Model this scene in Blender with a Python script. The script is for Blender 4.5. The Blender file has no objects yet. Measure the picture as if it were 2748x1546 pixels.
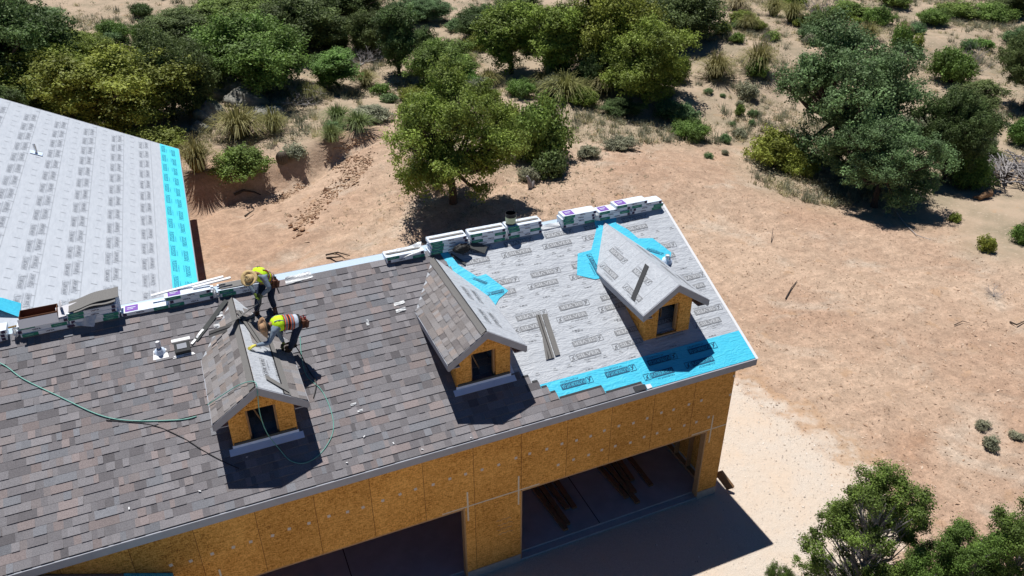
import bpy, math, random
import numpy as np
from mathutils import Vector, Matrix, Euler

scene = bpy.context.scene
col = scene.collection

# ------------------------------------------------------------------ camera
CAM = np.array([-12.0018, -13.0994, 16.9998])
YAW, PITCH, ROLL, FPX = 0.40813, 0.54136, -0.00147, 2155.55   # FPX for a 2748 px wide frame
_cp, _sp = math.cos(PITCH), math.sin(PITCH)
FWD = np.array([math.sin(YAW)*_cp, math.cos(YAW)*_cp, -_sp])
_r = np.array([math.cos(YAW), -math.sin(YAW), 0.0]); _u = np.cross(_r, FWD)
RGT = math.cos(ROLL)*_r + math.sin(ROLL)*_u
UPV = -math.sin(ROLL)*_r + math.cos(ROLL)*_u
cd = bpy.data.cameras.new('camera'); cam = bpy.data.objects.new('camera', cd); col.objects.link(cam)
cd.sensor_fit = 'HORIZONTAL'; cd.sensor_width = 36.0; cd.lens = FPX/2748*36
cd.clip_start = 0.1; cd.clip_end = 900
m = Matrix(((RGT[0], UPV[0], -FWD[0], CAM[0]), (RGT[1], UPV[1], -FWD[1], CAM[1]), (RGT[2], UPV[2], -FWD[2], CAM[2]), (0, 0, 0, 1)))
cam.matrix_world = m
scene.camera = cam
scene.render.resolution_x = 1024; scene.render.resolution_y = 576

# ------------------------------------------------------------------ world + sun + exposure
SUN_EL, SUN_AZ = math.radians(71), math.radians(94)      # azimuth from +X towards +Y
world = bpy.data.worlds.new("World"); scene.world = world; world.use_nodes = True
wn = world.node_tree; bg = wn.nodes['Background']
sky = wn.nodes.new('ShaderNodeTexSky'); sky.sky_type = 'NISHITA'; sky.sun_disc = False
sky.sun_elevation = SUN_EL; sky.sun_rotation = math.pi/2 - SUN_AZ
sky.altitude = 2000; sky.dust_density = 0.1; sky.air_density = 0.8; sky.ozone_density = 2.5
hs_ = wn.nodes.new('ShaderNodeHueSaturation'); hs_.inputs['Saturation'].default_value = 1.35; wn.links.new(sky.outputs[0], hs_.inputs['Color']); wn.links.new(hs_.outputs[0], bg.inputs[0]); bg.inputs[1].default_value = 0.05
sd = bpy.data.lights.new('sun', 'SUN'); sd.energy = 5.0; sd.angle = math.radians(0.5); sd.color = (1.0, 0.965, 0.91)
sun = bpy.data.objects.new('sun', sd); col.objects.link(sun)
sdir = Vector((math.cos(SUN_AZ)*math.cos(SUN_EL), math.sin(SUN_AZ)*math.cos(SUN_EL), math.sin(SUN_EL)))
sun.rotation_euler = sdir.to_track_quat('Z', 'Y').to_euler(); sun.location = (0, 0, 60)
scene.view_settings.view_transform = 'Standard'; scene.view_settings.look = 'None'
scene.view_settings.exposure = 0.12; scene.view_settings.gamma = 1.0; scene.view_settings.use_curve_mapping = False

# ------------------------------------------------------------------ pixel -> world helpers (placing only)
K = 1.0668          # my notes were taken on a 2576 px wide view of the photograph
def ray(u, v):
    d = FWD + RGT*(u-1374)/FPX + UPV*(773-v)/FPX
    return d/np.linalg.norm(d)
def sm(t): t = min(1, max(0, t)); return t*t*(3-2*t)
def terrain(x, y):
    # cut pad behind the garage, natural grade beyond it
    a = sm((y-26.0 - 0.30*(x+9))/1.9)*1.5*(1-.35*sm((x+5)/8)) if x < 4 else sm((y-26)/5)*.97
    b = sm((x+8.2-0.12*(y-24))/6.5)*sm((y-13)/7)*0.85*(1-sm((x-9)/10))
    c = max(0, y-36)*0.035
    h = max(a, b) + c + sm((x-16)/30)*0.9*sm((y-8)/20)
    k = sm((math.hypot((x+8)/16, (y-6)/14)-0.9)/1.0)
    h += k*(0.22*math.sin(x*0.31+1.3)*math.sin(y*0.27+0.4)+0.10*math.sin(x*0.83+y*0.61)+0.35*math.sin(x*0.09+2)*math.sin(y*0.11))
    return h
def G(a, b, z=None, k=K):
    d = ray(a*k, b*k); zz = 0.0 if z is None else z
    for _ in range(12):
        t = (zz-CAM[2])/d[2]; p = CAM+d*t
        if z is not None: break
        zz = zz*0.5+0.5*terrain(p[0], p[1])
    return Vector((p[0], p[1], zz))
def J(u, v, y):
    d = ray(u, v); return Vector(CAM + d*((y-CAM[1])/d[1]))

# ------------------------------------------------------------------ materials
def mat(name, color, rough=0.8, metal=0.0, noise=None, bump=None, spec=0.3, attr=None, trans=0.0, color2=None, coords='Object'):
    m = bpy.data.materials.new(name); m.use_nodes = True; nt = m.node_tree; N = nt.nodes; L = nt.links
    b = N['Principled BSDF']; b.inputs['Roughness'].default_value = rough; b.inputs['Metallic'].default_value = metal
    b.inputs['Specular IOR Level'].default_value = spec
    c4 = (*color, 1)
    b.inputs['Base Color'].default_value = c4
    tc = N.new('ShaderNodeTexCoord')
    out = None
    if attr:
        at = N.new('ShaderNodeAttribute'); at.attribute_name = attr; out = at.outputs['Color']
    if noise:
        sc, amt = noise
        nz = N.new('ShaderNodeTexNoise'); nz.inputs['Scale'].default_value = sc; nz.inputs['Detail'].default_value = 6
        L.new(tc.outputs[coords], nz.inputs['Vector'])
        mr = N.new('ShaderNodeMapRange'); mr.inputs[1].default_value = 0.25; mr.inputs[2].default_value = 0.75
        mr.inputs[3].default_value = 1-amt; mr.inputs[4].default_value = 1+amt
        L.new(nz.outputs['Fac'], mr.inputs[0])
        if color2 and not attr:
            mx0 = N.new('ShaderNodeMix'); mx0.data_type = 'RGBA'
            nz2 = N.new('ShaderNodeTexNoise'); nz2.inputs['Scale'].default_value = sc*0.23; L.new(tc.outputs[coords], nz2.inputs['Vector'])
            r2 = N.new('ShaderNodeMapRange'); r2.inputs[1].default_value = 0.38; r2.inputs[2].default_value = 0.62; L.new(nz2.outputs['Fac'], r2.inputs[0])
            L.new(r2.outputs[0], mx0.inputs[0]); mx0.inputs[6].default_value = c4; mx0.inputs[7].default_value = (*color2, 1)
            out = mx0.outputs[2]
        vm = N.new('ShaderNodeVectorMath'); vm.operation = 'SCALE'
        if out: L.new(out, vm.inputs[0])
        else: vm.inputs[0].default_value = color
        L.new(mr.outputs[0], vm.inputs['Scale']); out = vm.outputs[0]
    if out: L.new(out, b.inputs['Base Color'])
    if bump:
        bs, bd = bump
        nb = N.new('ShaderNodeTexNoise'); nb.inputs['Scale'].default_value = bs; nb.inputs['Detail'].default_value = 5
        L.new(tc.outputs[coords], nb.inputs['Vector'])
        bp = N.new('ShaderNodeBump'); bp.inputs['Strength'].default_value = 0.6; bp.inputs['Distance'].default_value = bd
        L.new(nb.outputs['Fac'], bp.inputs['Height']); L.new(bp.outputs[0], b.inputs['Normal'])
    if trans > 0:
        tr = N.new('ShaderNodeBsdfTranslucent'); ms = N.new('ShaderNodeMixShader'); ms.inputs[0].default_value = trans
        if out: L.new(out, tr.inputs[0])
        else: tr.inputs[0].default_value = c4
        L.new(b.outputs[0], ms.inputs[1]); L.new(tr.outputs[0], ms.inputs[2]); L.new(ms.outputs[0], N['Material Output'].inputs[0])
    return m
def noder(m): return m.node_tree.nodes, m.node_tree.links, m.node_tree.nodes['Principled BSDF']

M = {}
M['shingle'] = mat('shingle granules', (.2, .19, .19), 0.95, noise=(55, .28), attr='Col', bump=(160, .004), spec=.12)
M['osb'] = mat('oriented strand board', (.5, .26, .08), 0.75, spec=.2)
def build_osb(m, seams):
    N, L, b = noder(m)
    tc = N.new('ShaderNodeTexCoord'); geo = N.new('ShaderNodeNewGeometry')
    acc = None
    def strands(rot, sc):
        mp = N.new('ShaderNodeMapping'); mp.inputs['Rotation'].default_value = rot; mp.inputs['Scale'].default_value = sc
        L.new(tc.outputs['Object'], mp.inputs[0])
        vo = N.new('ShaderNodeTexVoronoi'); vo.inputs['Scale'].default_value = 1.0; vo.inputs['Randomness'].default_value = 1
        L.new(mp.outputs[0], vo.inputs['Vector']); return vo.outputs['Color']
    s1 = strands((0, .5, .3), (16, 36, 70)); s2 = strands((0, -.6, -.4), (75, 36, 16)); s3 = strands((0.2, 1.2, .1), (18, 30, 66))
    sep = [N.new('ShaderNodeSeparateColor') for _ in range(3)]
    for s, q in zip((s1, s2, s3), sep): L.new(s, q.inputs[0])
    a1 = N.new('ShaderNodeMath'); a1.operation = 'ADD'; L.new(sep[0].outputs[0], a1.inputs[0]); L.new(sep[1].outputs[1], a1.inputs[1])
    a2 = N.new('ShaderNodeMath'); a2.operation = 'ADD'; L.new(a1.outputs[0], a2.inputs[0]); L.new(sep[2].outputs[2], a2.inputs[1])
    d = N.new('ShaderNodeMath'); d.operation = 'DIVIDE'; L.new(a2.outputs[0], d.inputs[0]); d.inputs[1].default_value = 3
    big = N.new('ShaderNodeTexNoise'); big.inputs['Scale'].default_value = .9; L.new(tc.outputs['Object'], big.inputs['Vector'])
    bl = N.new('ShaderNodeMath'); bl.operation = 'MULTIPLY_ADD'; L.new(big.outputs['Fac'], bl.inputs[0]); bl.inputs[1].default_value = .45; L.new(d.outputs[0], bl.inputs[2])
    cr = N.new('ShaderNodeValToRGB'); L.new(bl.outputs[0], cr.inputs[0])
    e = cr.color_ramp; e.elements[0].position = .28; e.elements[0].color = (.16, .055, .010, 1); e.elements[1].position = 1.0; e.elements[1].color = (.80, .43, .12, 1)
    k = e.elements.new(.5); k.color = (.47, .215, .040, 1); k = e.elements.new(.72); k.color = (.60, .30, .068, 1)
    out = cr.outputs[0]
    if seams:
        sx = N.new('ShaderNodeSeparateXYZ'); L.new(geo.outputs['Position'], sx.inputs[0])
        p = N.new('ShaderNodeMath'); p.operation = 'PINGPONG'; L.new(sx.outputs[0], p.inputs[0]); p.inputs[1].default_value = .61
        lt = N.new('ShaderNodeMath'); lt.operation = 'LESS_THAN'; L.new(p.outputs[0], lt.inputs[0]); lt.inputs[1].default_value = .006
        # panel tone: each sheet its own shade
        fl = N.new('ShaderNodeMath'); fl.operation = 'DIVIDE'; L.new(sx.outputs[0], fl.inputs[0]); fl.inputs[1].default_value = 1.22
        fr = N.new('ShaderNodeMath'); fr.operation = 'FLOOR'; L.new(fl.outputs[0], fr.inputs[0])
        wn_ = N.new('ShaderNodeTexWhiteNoise'); wn_.noise_dimensions = '1D'; L.new(fr.outputs[0], wn_.inputs['W'])
        mr = N.new('ShaderNodeMapRange'); mr.inputs[3].default_value = .86; mr.inputs[4].default_value = 1.08; L.new(wn_.outputs[0], mr.inputs[0])
        vm = N.new('ShaderNodeVectorMath'); vm.operation = 'SCALE'; L.new(out, vm.inputs[0]); L.new(mr.outputs[0], vm.inputs['Scale'])
        mx = N.new('ShaderNodeMix'); mx.data_type = 'RGBA'; L.new(lt.outputs[0], mx.inputs[0]); L.new(vm.outputs[0], mx.inputs[6]); mx.inputs[7].default_value = (.16, .06, .018, 1)
        out = mx.outputs[2]
    L.new(out, b.inputs['Base Color'])
    bp = N.new('ShaderNodeBump'); bp.inputs['Strength'].default_value = .35; bp.inputs['Distance'].default_value = .004
    L.new(d.outputs[0], bp.inputs['Height']); L.new(bp.outputs[0], b.inputs['Normal'])
build_osb(M['osb'], True)
M['osb2'] = mat('weathered strand board', (.5, .26, .08), 0.75, spec=.2); build_osb(M['osb2'], False)

def build_felt(name, c, cdark, along, rollw, strength, rolloff=0.0):
    # synthetic underlayment: faint print haze, roll lap lines and wrinkles
    m = mat(name, c, .55, spec=.35); N, L, b = noder(m)
    tc = N.new('ShaderNodeTexCoord')
    nz = N.new('ShaderNodeTexNoise'); nz.inputs['Scale'].default_value = 2.2; nz.inputs['Detail'].default_value = 9; nz.inputs['Roughness'].default_value = .7
    mp = N.new('ShaderNodeMapping'); mp.inputs['Scale'].default_value = (1, 5, 5) if along == 'x' else (5, 1, 5)
    L.new(tc.outputs['Object'], mp.inputs[0]); L.new(mp.outputs[0], nz.inputs['Vector'])
    r = N.new('ShaderNodeMapRange'); r.inputs[1].default_value = .42; r.inputs[2].default_value = .72; L.new(nz.outputs['Fac'], r.inputs[0])
    mx = N.new('ShaderNodeMix'); mx.data_type = 'RGBA'; L.new(r.outputs[0], mx.inputs[0]); mx.inputs[6].default_value = (*c, 1); mx.inputs[7].default_value = (*cdark, 1)
    sx = N.new('ShaderNodeSeparateXYZ'); L.new(tc.outputs['Object'], sx.inputs[0])
    ad = N.new('ShaderNodeMath'); ad.operation = 'ADD'; L.new(sx.outputs[1 if along == 'x' else 0], ad.inputs[0]); ad.inputs[1].default_value = rolloff
    p = N.new('ShaderNodeMath'); p.operation = 'PINGPONG'; L.new(ad.outputs[0], p.inputs[0]); p.inputs[1].default_value = rollw/2
    lt = N.new('ShaderNodeMath'); lt.operation = 'LESS_THAN'; L.new(p.outputs[0], lt.inputs[0]); lt.inputs[1].default_value = .012
    lm = N.new('ShaderNodeMath'); lm.operation = 'MULTIPLY'; L.new(lt.outputs[0], lm.inputs[0]); lm.inputs[1].default_value = .45
    mx2 = N.new('ShaderNodeMix'); mx2.data_type = 'RGBA'; L.new(lm.outputs[0], mx2.inputs[0]); L.new(mx.outputs[2], mx2.inputs[6]); mx2.inputs[7].default_value = (*[x*.6 for x in cdark], 1)
    L.new(mx2.outputs[2], b.inputs['Base Color'])
    # wrinkles
    mp2 = N.new('ShaderNodeMapping'); mp2.inputs['Rotation'].default_value = (0, 0, .5); mp2.inputs['Scale'].default_value = (1.2, 3.4, 2)
    L.new(tc.outputs['Object'], mp2.inputs[0])
    wv = N.new('ShaderNodeTexNoise'); wv.noise_type = 'RIDGED_MULTIFRACTAL'; wv.inputs['Scale'].default_value = 1.1; wv.inputs['Detail'].default_value = 3; wv.inputs['Distortion'].default_value = 1.2
    L.new(mp2.outputs[0], wv.inputs['Vector'])
    w2 = N.new('ShaderNodeTexNoise'); w2.inputs['Scale'].default_value = 3.2; w2.inputs['Detail'].default_value = 4; w2.inputs['Distortion'].default_value = 2; L.new(mp2.outputs[0], w2.inputs['Vector'])
    ms = N.new('ShaderNodeMath'); ms.operation = 'MULTIPLY_ADD'; L.new(wv.outputs['Fac'], ms.inputs[0]); ms.inputs[1].default_value = .5; L.new(w2.outputs['Fac'], ms.inputs[2])
    bp = N.new('ShaderNodeBump'); bp.inputs['Strength'].default_value = strength; bp.inputs['Distance'].default_value = .05 if strength > .3 else .012
    L.new(ms.outputs[0], bp.inputs['Height']); L.new(bp.outputs[0], b.inputs['Normal'])
    return m
M['felt'] = build_felt('grey synthetic underlayment', (.50, .53, .575), (.39, .415, .46), 'x', 1.0, .55, .12)
M['felt_house'] = build_felt('pale synthetic underlayment', (.50, .535, .59), (.42, .455, .51), 'y', 1.0, .12, .12)
M['felt_rear'] = build_felt('pale blue ridge membrane', (.50, .62, .74), (.42, .54, .68), 'x', 1.0, .12, .12)
M['blue'] = build_felt('blue self-adhered membrane', (.07, .58, .80), (.05, .50, .74), 'x', 9.0, .45, 3.3)
M['blue_house'] = build_felt('cyan self-adhered membrane', (.09, .68, .84), (.07, .62, .78), 'y', 9.0, .1, 3.3)
M['ink'] = mat('grey print', (.235, .245, .265), .6, noise=(9, .25))
M['inklight'] = mat('light print', (.45, .47, .50), .6)
M['inkhouse'] = mat('house roof print', (.33, .355, .40), .6, noise=(9, .3))
M['inkcyan'] = mat('faint teal print', (.03, .30, .42), .6)
M['inkblue'] = mat('navy print', (.015, .10, .19), .6)
M['inkbluelight'] = mat('blue print', (.05, .40, .58), .6)
M['fascia'] = mat('primed grey fascia', (.31, .325, .37), .7, noise=(4, .08))
M['trimwhite'] = mat('white metal edge', (.75, .76, .78), .4)
M['flash'] = mat('sky-tinted metal flashing', (.66, .78, .96), .45, noise=(8, .04))  # whitish metal; the sky blue it reflects is put into the base colour
M['concrete'] = mat('concrete', (.36, .35, .34), .9, noise=(7, .14), bump=(30, .004))
M['slab'] = mat('slab concrete', (.38, .40, .43), .8, noise=(3, .12), bump=(20, .003))
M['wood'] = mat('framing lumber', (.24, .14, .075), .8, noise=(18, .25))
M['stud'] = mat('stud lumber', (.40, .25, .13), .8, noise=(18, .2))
M['tape'] = mat('white seam tape', (.62, .56, .45), .7, noise=(60, .2))
M['sticker'] = mat('paper label', (.60, .55, .50), .7, noise=(90, .35))
M['black'] = mat('black rubber', (.012, .012, .013), .6)
M['void'] = mat('painted attic shade', (.006, .006, .006), 1.0, spec=0)  # near-black colour paints the shade inside the dormer openings
M['dark'] = mat('dark starter strip', (.05, .052, .056), .85, noise=(60, .2))
M['stripgrey'] = mat('grey shingle strip', (.185, .18, .175), .95, noise=(90, .25), bump=(150, .004))
M['stripdark'] = mat('asphalt shingle back', (.075, .08, .08), .9, noise=(60, .2))
M['adhesive'] = mat('adhesive line', (.02, .02, .022), .6, noise=(70, .6))
M['paper'] = mat('white wrapper', (.70, .77, .86), .35, noise=(5, .05), bump=(14, .012), spec=.5)
M['plastic'] = mat('crumpled white plastic', (.80, .82, .84), .3, noise=(5, .06), bump=(9, .03), trans=.25, spec=.6)
M['green'] = mat('green print', (.01, .20, .14), .5)
M['greenlight'] = mat('pale green print', (.25, .50, .42), .5)
M['purple'] = mat('purple print', (.20, .09, .40), .5)
M['indigo'] = mat('indigo print', (.035, .02, .07), .5)
M['carton'] = mat('brown cardboard', (.17, .075, .04), .85, noise=(12, .12))
M['cartonlight'] = mat('white cardboard', (.62, .62, .66), .75)
M['hose'] = mat('green air hose', (.16, .42, .36), .4)
M['cord'] = mat('black cord', (.02, .02, .022), .5)
M['cream'] = mat('cream label', (.55, .60, .38), .6)
M['pvc'] = mat('white pipe', (.70, .71, .74), .35)
M['denim'] = mat('navy denim', (.018, .030, .062), .9, noise=(30, .3), bump=(25, .02))
M['shirt'] = mat('blue grey cotton shirt', (.20, .26, .34), .9, noise=(20, .15), bump=(14, .02))
M['tee'] = mat('pale blue undershirt', (.50, .57, .68), .9, noise=(20, .12), bump=(14, .02))
M['hiviz'] = mat('lime safety fabric', (.60, .95, .02), .7, noise=(12, .08), bump=(12, .015))
M['vestdark'] = mat('dark maroon mesh fabric', (.035, .014, .016), .8)
M['reflect'] = mat('silver reflective tape', (.17, .18, .22), .5)
M['orange'] = mat('orange trim', (.90, .16, .04), .6)
M['straw'] = mat('woven straw', (.60, .44, .22), .8, noise=(70, .25), bump=(90, .004))
M['straw2'] = mat('tan woven straw', (.42, .26, .15), .8, noise=(70, .25), bump=(90, .004))
M['band'] = mat('hat opening shade mesh', (.22, .18, .11), .9)
M['glove'] = mat('yellow work glove', (.62, .56, .10), .8, noise=(25, .15))
M['gloveg'] = mat('green work glove', (.18, .26, .05), .8, noise=(25, .15))
M['skin'] = mat('tanned skin', (.30, .15, .09), .55)
M['boot'] = mat('dark brown leather', (.05, .03, .02), .7, noise=(20, .3))
M['leather'] = mat('brown tool leather', (.12, .045, .025), .6, noise=(20, .3))
M['redtool'] = mat('red tool grips', (.35, .02, .03), .5)
M['hair'] = mat('black hair', (.01, .009, .008), .7)
M['eye'] = mat('dark eye', (.02, .015, .01), .3)
M['metal'] = mat('steel', (.55, .56, .58), .3, metal=.9)
M['bark'] = mat('oak bark', (.065, .052, .043), .95, noise=(8, .35), bump=(14, .05))
M['greybark'] = mat('weathered grey branch', (.33, .31, .31), .9, noise=(10, .25), bump=(14, .03))
M['rock'] = mat('lichen grey boulder', (.27, .26, .235), .95, noise=(3, .4), color2=(.12, .14, .11), bump=(5, .12))
M['redrock'] = mat('tan rubble stone', (.50, .37, .265), .95, noise=(6, .3), color2=(.40, .26, .17), bump=(9, .04))
M['chip'] = mat('wood chips', (.3, .2, .13), .9, attr='Col', noise=(9, .1))
M['cactus'] = mat('cactus skin', (.13, .20, .08), .6, noise=(9, .2))
M['pad'] = mat('prickly pear pad', (.14, .22, .10), .5, noise=(9, .15))
M['barrel'] = mat('barrel cactus spines', (.11, .09, .07), .8, noise=(30, .3))

def leafmat(name, c, trans=.28):
    m = mat(name, c, .6, spec=.25); N, L, b = noder(m)
    at = N.new('ShaderNodeAttribute'); at.attribute_name = 'tone'
    oi = N.new('ShaderNodeObjectInfo')
    hs = N.new('ShaderNodeHueSaturation'); hs.inputs['Color'].default_value = (*c, 1)
    mr = N.new('ShaderNodeMapRange'); mr.inputs[3].default_value = .485; mr.inputs[4].default_value = .52; L.new(oi.outputs['Random'], mr.inputs[0]); L.new(mr.outputs[0], hs.inputs['Hue'])
    L.new(at.outputs['Fac'], hs.inputs['Value'])
    L.new(hs.outputs[0], b.inputs['Base Color'])
    tr = N.new('ShaderNodeBsdfTranslucent'); L.new(hs.outputs[0], tr.inputs[0])
    ms = N.new('ShaderNodeMixShader'); ms.inputs[0].default_value = trans
    L.new(b.outputs[0], ms.inputs[1]); L.new(tr.outputs[0], ms.inputs[2]); L.new(ms.outputs[0], N['Material Output'].inputs[0])
    return m
M['leaf_olive'] = leafmat('olive oak leaves', (0.235, 0.29, 0.055))
M['leaf_green'] = leafmat('mid green leaves', (0.17, 0.265, 0.06))
M['leaf_blue'] = leafmat('blue green leaves', (0.155, 0.245, 0.1))
M['leaf_dark'] = leafmat('dark evergreen leaves', (0.12, 0.17, 0.055))
M['leaf_yellow'] = leafmat('yellow green leaves', (0.3, 0.33, 0.06))
M['leaf_grey'] = leafmat('grey sage leaves', (0.3, 0.31, 0.21))
M['leaf_juniper'] = leafmat('juniper scale leaves', (0.115, 0.175, 0.032), .15)
M['blade'] = leafmat('tan green grass blades', (.27, .26, .10))
M['blade_green'] = leafmat('green grass blades', (.17, .21, .07))
M['blade_dry'] = leafmat('dry grass', (.42, .36, .22))
M['scrub'] = leafmat('grey green scrub', (.26, .26, .18))

# ---- ground
def build_ground():
    m = mat('sandy soil', (.5, .35, .24), .95, spec=.1); N, L, b = noder(m)
    geo = N.new('ShaderNodeNewGeometry')
    def nz(sc, det=8, rough=.6, dist=0):
        n = N.new('ShaderNodeTexNoise'); n.inputs['Scale'].default_value = sc; n.inputs['Detail'].default_value = det; n.inputs['Roughness'].default_value = rough; n.inputs['Distortion'].default_value = dist
        L.new(geo.outputs['Position'], n.inputs['Vector']); return n.outputs['Fac']
    def rng(x, a, b_, lo=0, hi=1):
        r = N.new('ShaderNodeMapRange'); r.inputs[1].default_value = a; r.inputs[2].default_value = b_; r.inputs[3].default_value = lo; r.inputs[4].default_value = hi; L.new(x, r.inputs[0]); return r.outputs[0]
    def mix(f, a, b_):
        x = N.new('ShaderNodeMix'); x.data_type = 'RGBA'; L.new(f, x.inputs[0])
        for i, c in ((6, a), (7, b_)):
            if isinstance(c, tuple): x.inputs[i].default_value = (*c, 1)
            else: L.new(c, x.inputs[i])
        return x.outputs[2]
    sand, pink, pale, red = (.52, .38, .28), (.45, .305, .218), (.55, .455, .365), (.42, .255, .165)
    base = mix(rng(nz(.12, 6), .42, .6), sand, pink)
    base = mix(rng(nz(.33, 5, .6, .5), .55, .72), base, pale)
    base = mix(rng(nz(.22, 7, .65, .3), .60, .74, 0, .75), base, red)
    # tone of individual grains and small litter
    f = N.new('ShaderNodeVectorMath'); f.operation = 'SCALE'; L.new(base, f.inputs[0]); L.new(rng(nz(7, 10, .75), .3, .7, .78, 1.2), f.inputs['Scale'])
    g = N.new('ShaderNodeVectorMath'); g.operation = 'SCALE'; L.new(f.outputs[0], g.inputs[0]); L.new(rng(nz(26, 4, .7), .3, .7, .80, 1.2), g.inputs['Scale'])
    # drag marks, graded streaks and rusty patches
    mpg = N.new('ShaderNodeMapping'); mpg.inputs['Rotation'].default_value = (0, 0, .75); mpg.inputs['Scale'].default_value = (.35, 2.6, 1); L.new(geo.outputs['Position'], mpg.inputs[0])
    ns = N.new('ShaderNodeTexNoise'); ns.inputs['Scale'].default_value = 1.0; ns.inputs['Detail'].default_value = 7; ns.inputs['Roughness'].default_value = .65; ns.inputs['Distortion'].default_value = .4; L.new(mpg.outputs[0], ns.inputs['Vector'])
    g2 = N.new('ShaderNodeVectorMath'); g2.operation = 'SCALE'; L.new(g.outputs[0], g2.inputs[0]); L.new(rng(ns.outputs['Fac'], .32, .68, .90, 1.08), g2.inputs['Scale'])
    g3 = N.new('ShaderNodeVectorMath'); g3.operation = 'SCALE'; L.new(g2.outputs[0], g3.inputs[0]); L.new(rng(nz(1.7, 10, .78, .5), .40, .62, 1.08, .76), g3.inputs['Scale'])
    rp = mix(rng(nz(.9, 9, .75, .8), .60, .72, 0, .45), g3.outputs[0], (.40, .235, .15))
    # wheel tracks curving over the bare ground
    sp = N.new('ShaderNodeSeparateXYZ'); L.new(geo.outputs['Position'], sp.inputs[0])
    for cx, cy, rad in ((2.0, -14.0, 19.5), (2.0, -14.0, 21.1), (-4.0, -6.0, 22.0), (-4.0, -6.0, 23.7)):
        dv_ = N.new('ShaderNodeVectorMath'); dv_.operation = 'SUBTRACT'; L.new(geo.outputs['Position'], dv_.inputs[0]); dv_.inputs[1].default_value = (cx, cy, 0)
        ln_ = N.new('ShaderNodeVectorMath'); ln_.operation = 'LENGTH'; L.new(dv_.outputs[0], ln_.inputs[0])
        sb = N.new('ShaderNodeMath'); sb.operation = 'SUBTRACT'; L.new(ln_.outputs['Value'], sb.inputs[0]); sb.inputs[1].default_value = rad
        ab = N.new('ShaderNodeMath'); ab.operation = 'ABSOLUTE'; L.new(sb.outputs[0], ab.inputs[0])
        tk = N.new('ShaderNodeMath'); tk.operation = 'MULTIPLY'; L.new(rng(ab.outputs[0], .10, .22, 1, 0), tk.inputs[0]); L.new(rng(nz(.8, 6, .7), .42, .6, 0, .42), tk.inputs[1])
        rp = mix(tk.outputs[0], rp, (.40, .29, .21))
    at2 = N.new('ShaderNodeAttribute'); at2.attribute_name = 'wild'
    wild = mix(rng(nz(.5, 8, .7), .40, .62), (.45, .35, .26), (.285, .24, .17))
    wild = mix(rng(nz(4.0, 6, .7), .55, .70), wild, (.54, .43, .33))
    c1 = mix(at2.outputs['Fac'], rp, wild)
    at = N.new('ShaderNodeAttribute'); at.attribute_name = 'drive'
    gr = mix(rng(nz(38, 4, .8), .4, .62), (.68, .60, .52), (.52, .45, .38))
    gr2 = mix(rng(nz(.7, 6), .4, .65), gr, (.63, .52, .42))
    am = N.new('ShaderNodeMath'); am.operation = 'ADD'; L.new(at.outputs['Fac'], am.inputs[0]); L.new(rng(nz(1.1, 7), .3, .7, -.35, .35), am.inputs[1])
    lp = N.new('ShaderNodeMath'); lp.operation = 'SUBTRACT'; L.new(am.outputs[0], lp.inputs[0]); lp.inputs[1].default_value = .38
    la = N.new('ShaderNodeMath'); la.operation = 'ABSOLUTE'; L.new(lp.outputs[0], la.inputs[0])
    c2 = mix(rng(am.outputs[0], .34, .78), c1, gr2); c2 = mix(rng(la.outputs[0], .0, .2, .5, 0), c2, (.47, .29, .165))
    L.new(c2, b.inputs['Base Color'])
    hh = N.new('ShaderNodeMath'); hh.operation = 'MULTIPLY_ADD'; L.new(nz(5, 9, .7), hh.inputs[0]); hh.inputs[1].default_value = 1.0; 
    h2 = N.new('ShaderNodeMath'); h2.operation = 'MULTIPLY'; L.new(nz(30, 4, .7), h2.inputs[0]); h2.inputs[1].default_value = .35; L.new(h2.outputs[0], hh.inputs[2])
    bp = N.new('ShaderNodeBump'); bp.inputs['Strength'].default_value = .6; bp.inputs['Distance'].default_value = .12
    L.new(hh.outputs[0], bp.inputs['Height']); L.new(bp.outputs[0], b.inputs['Normal'])
    return m
M['ground'] = build_ground()

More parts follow.
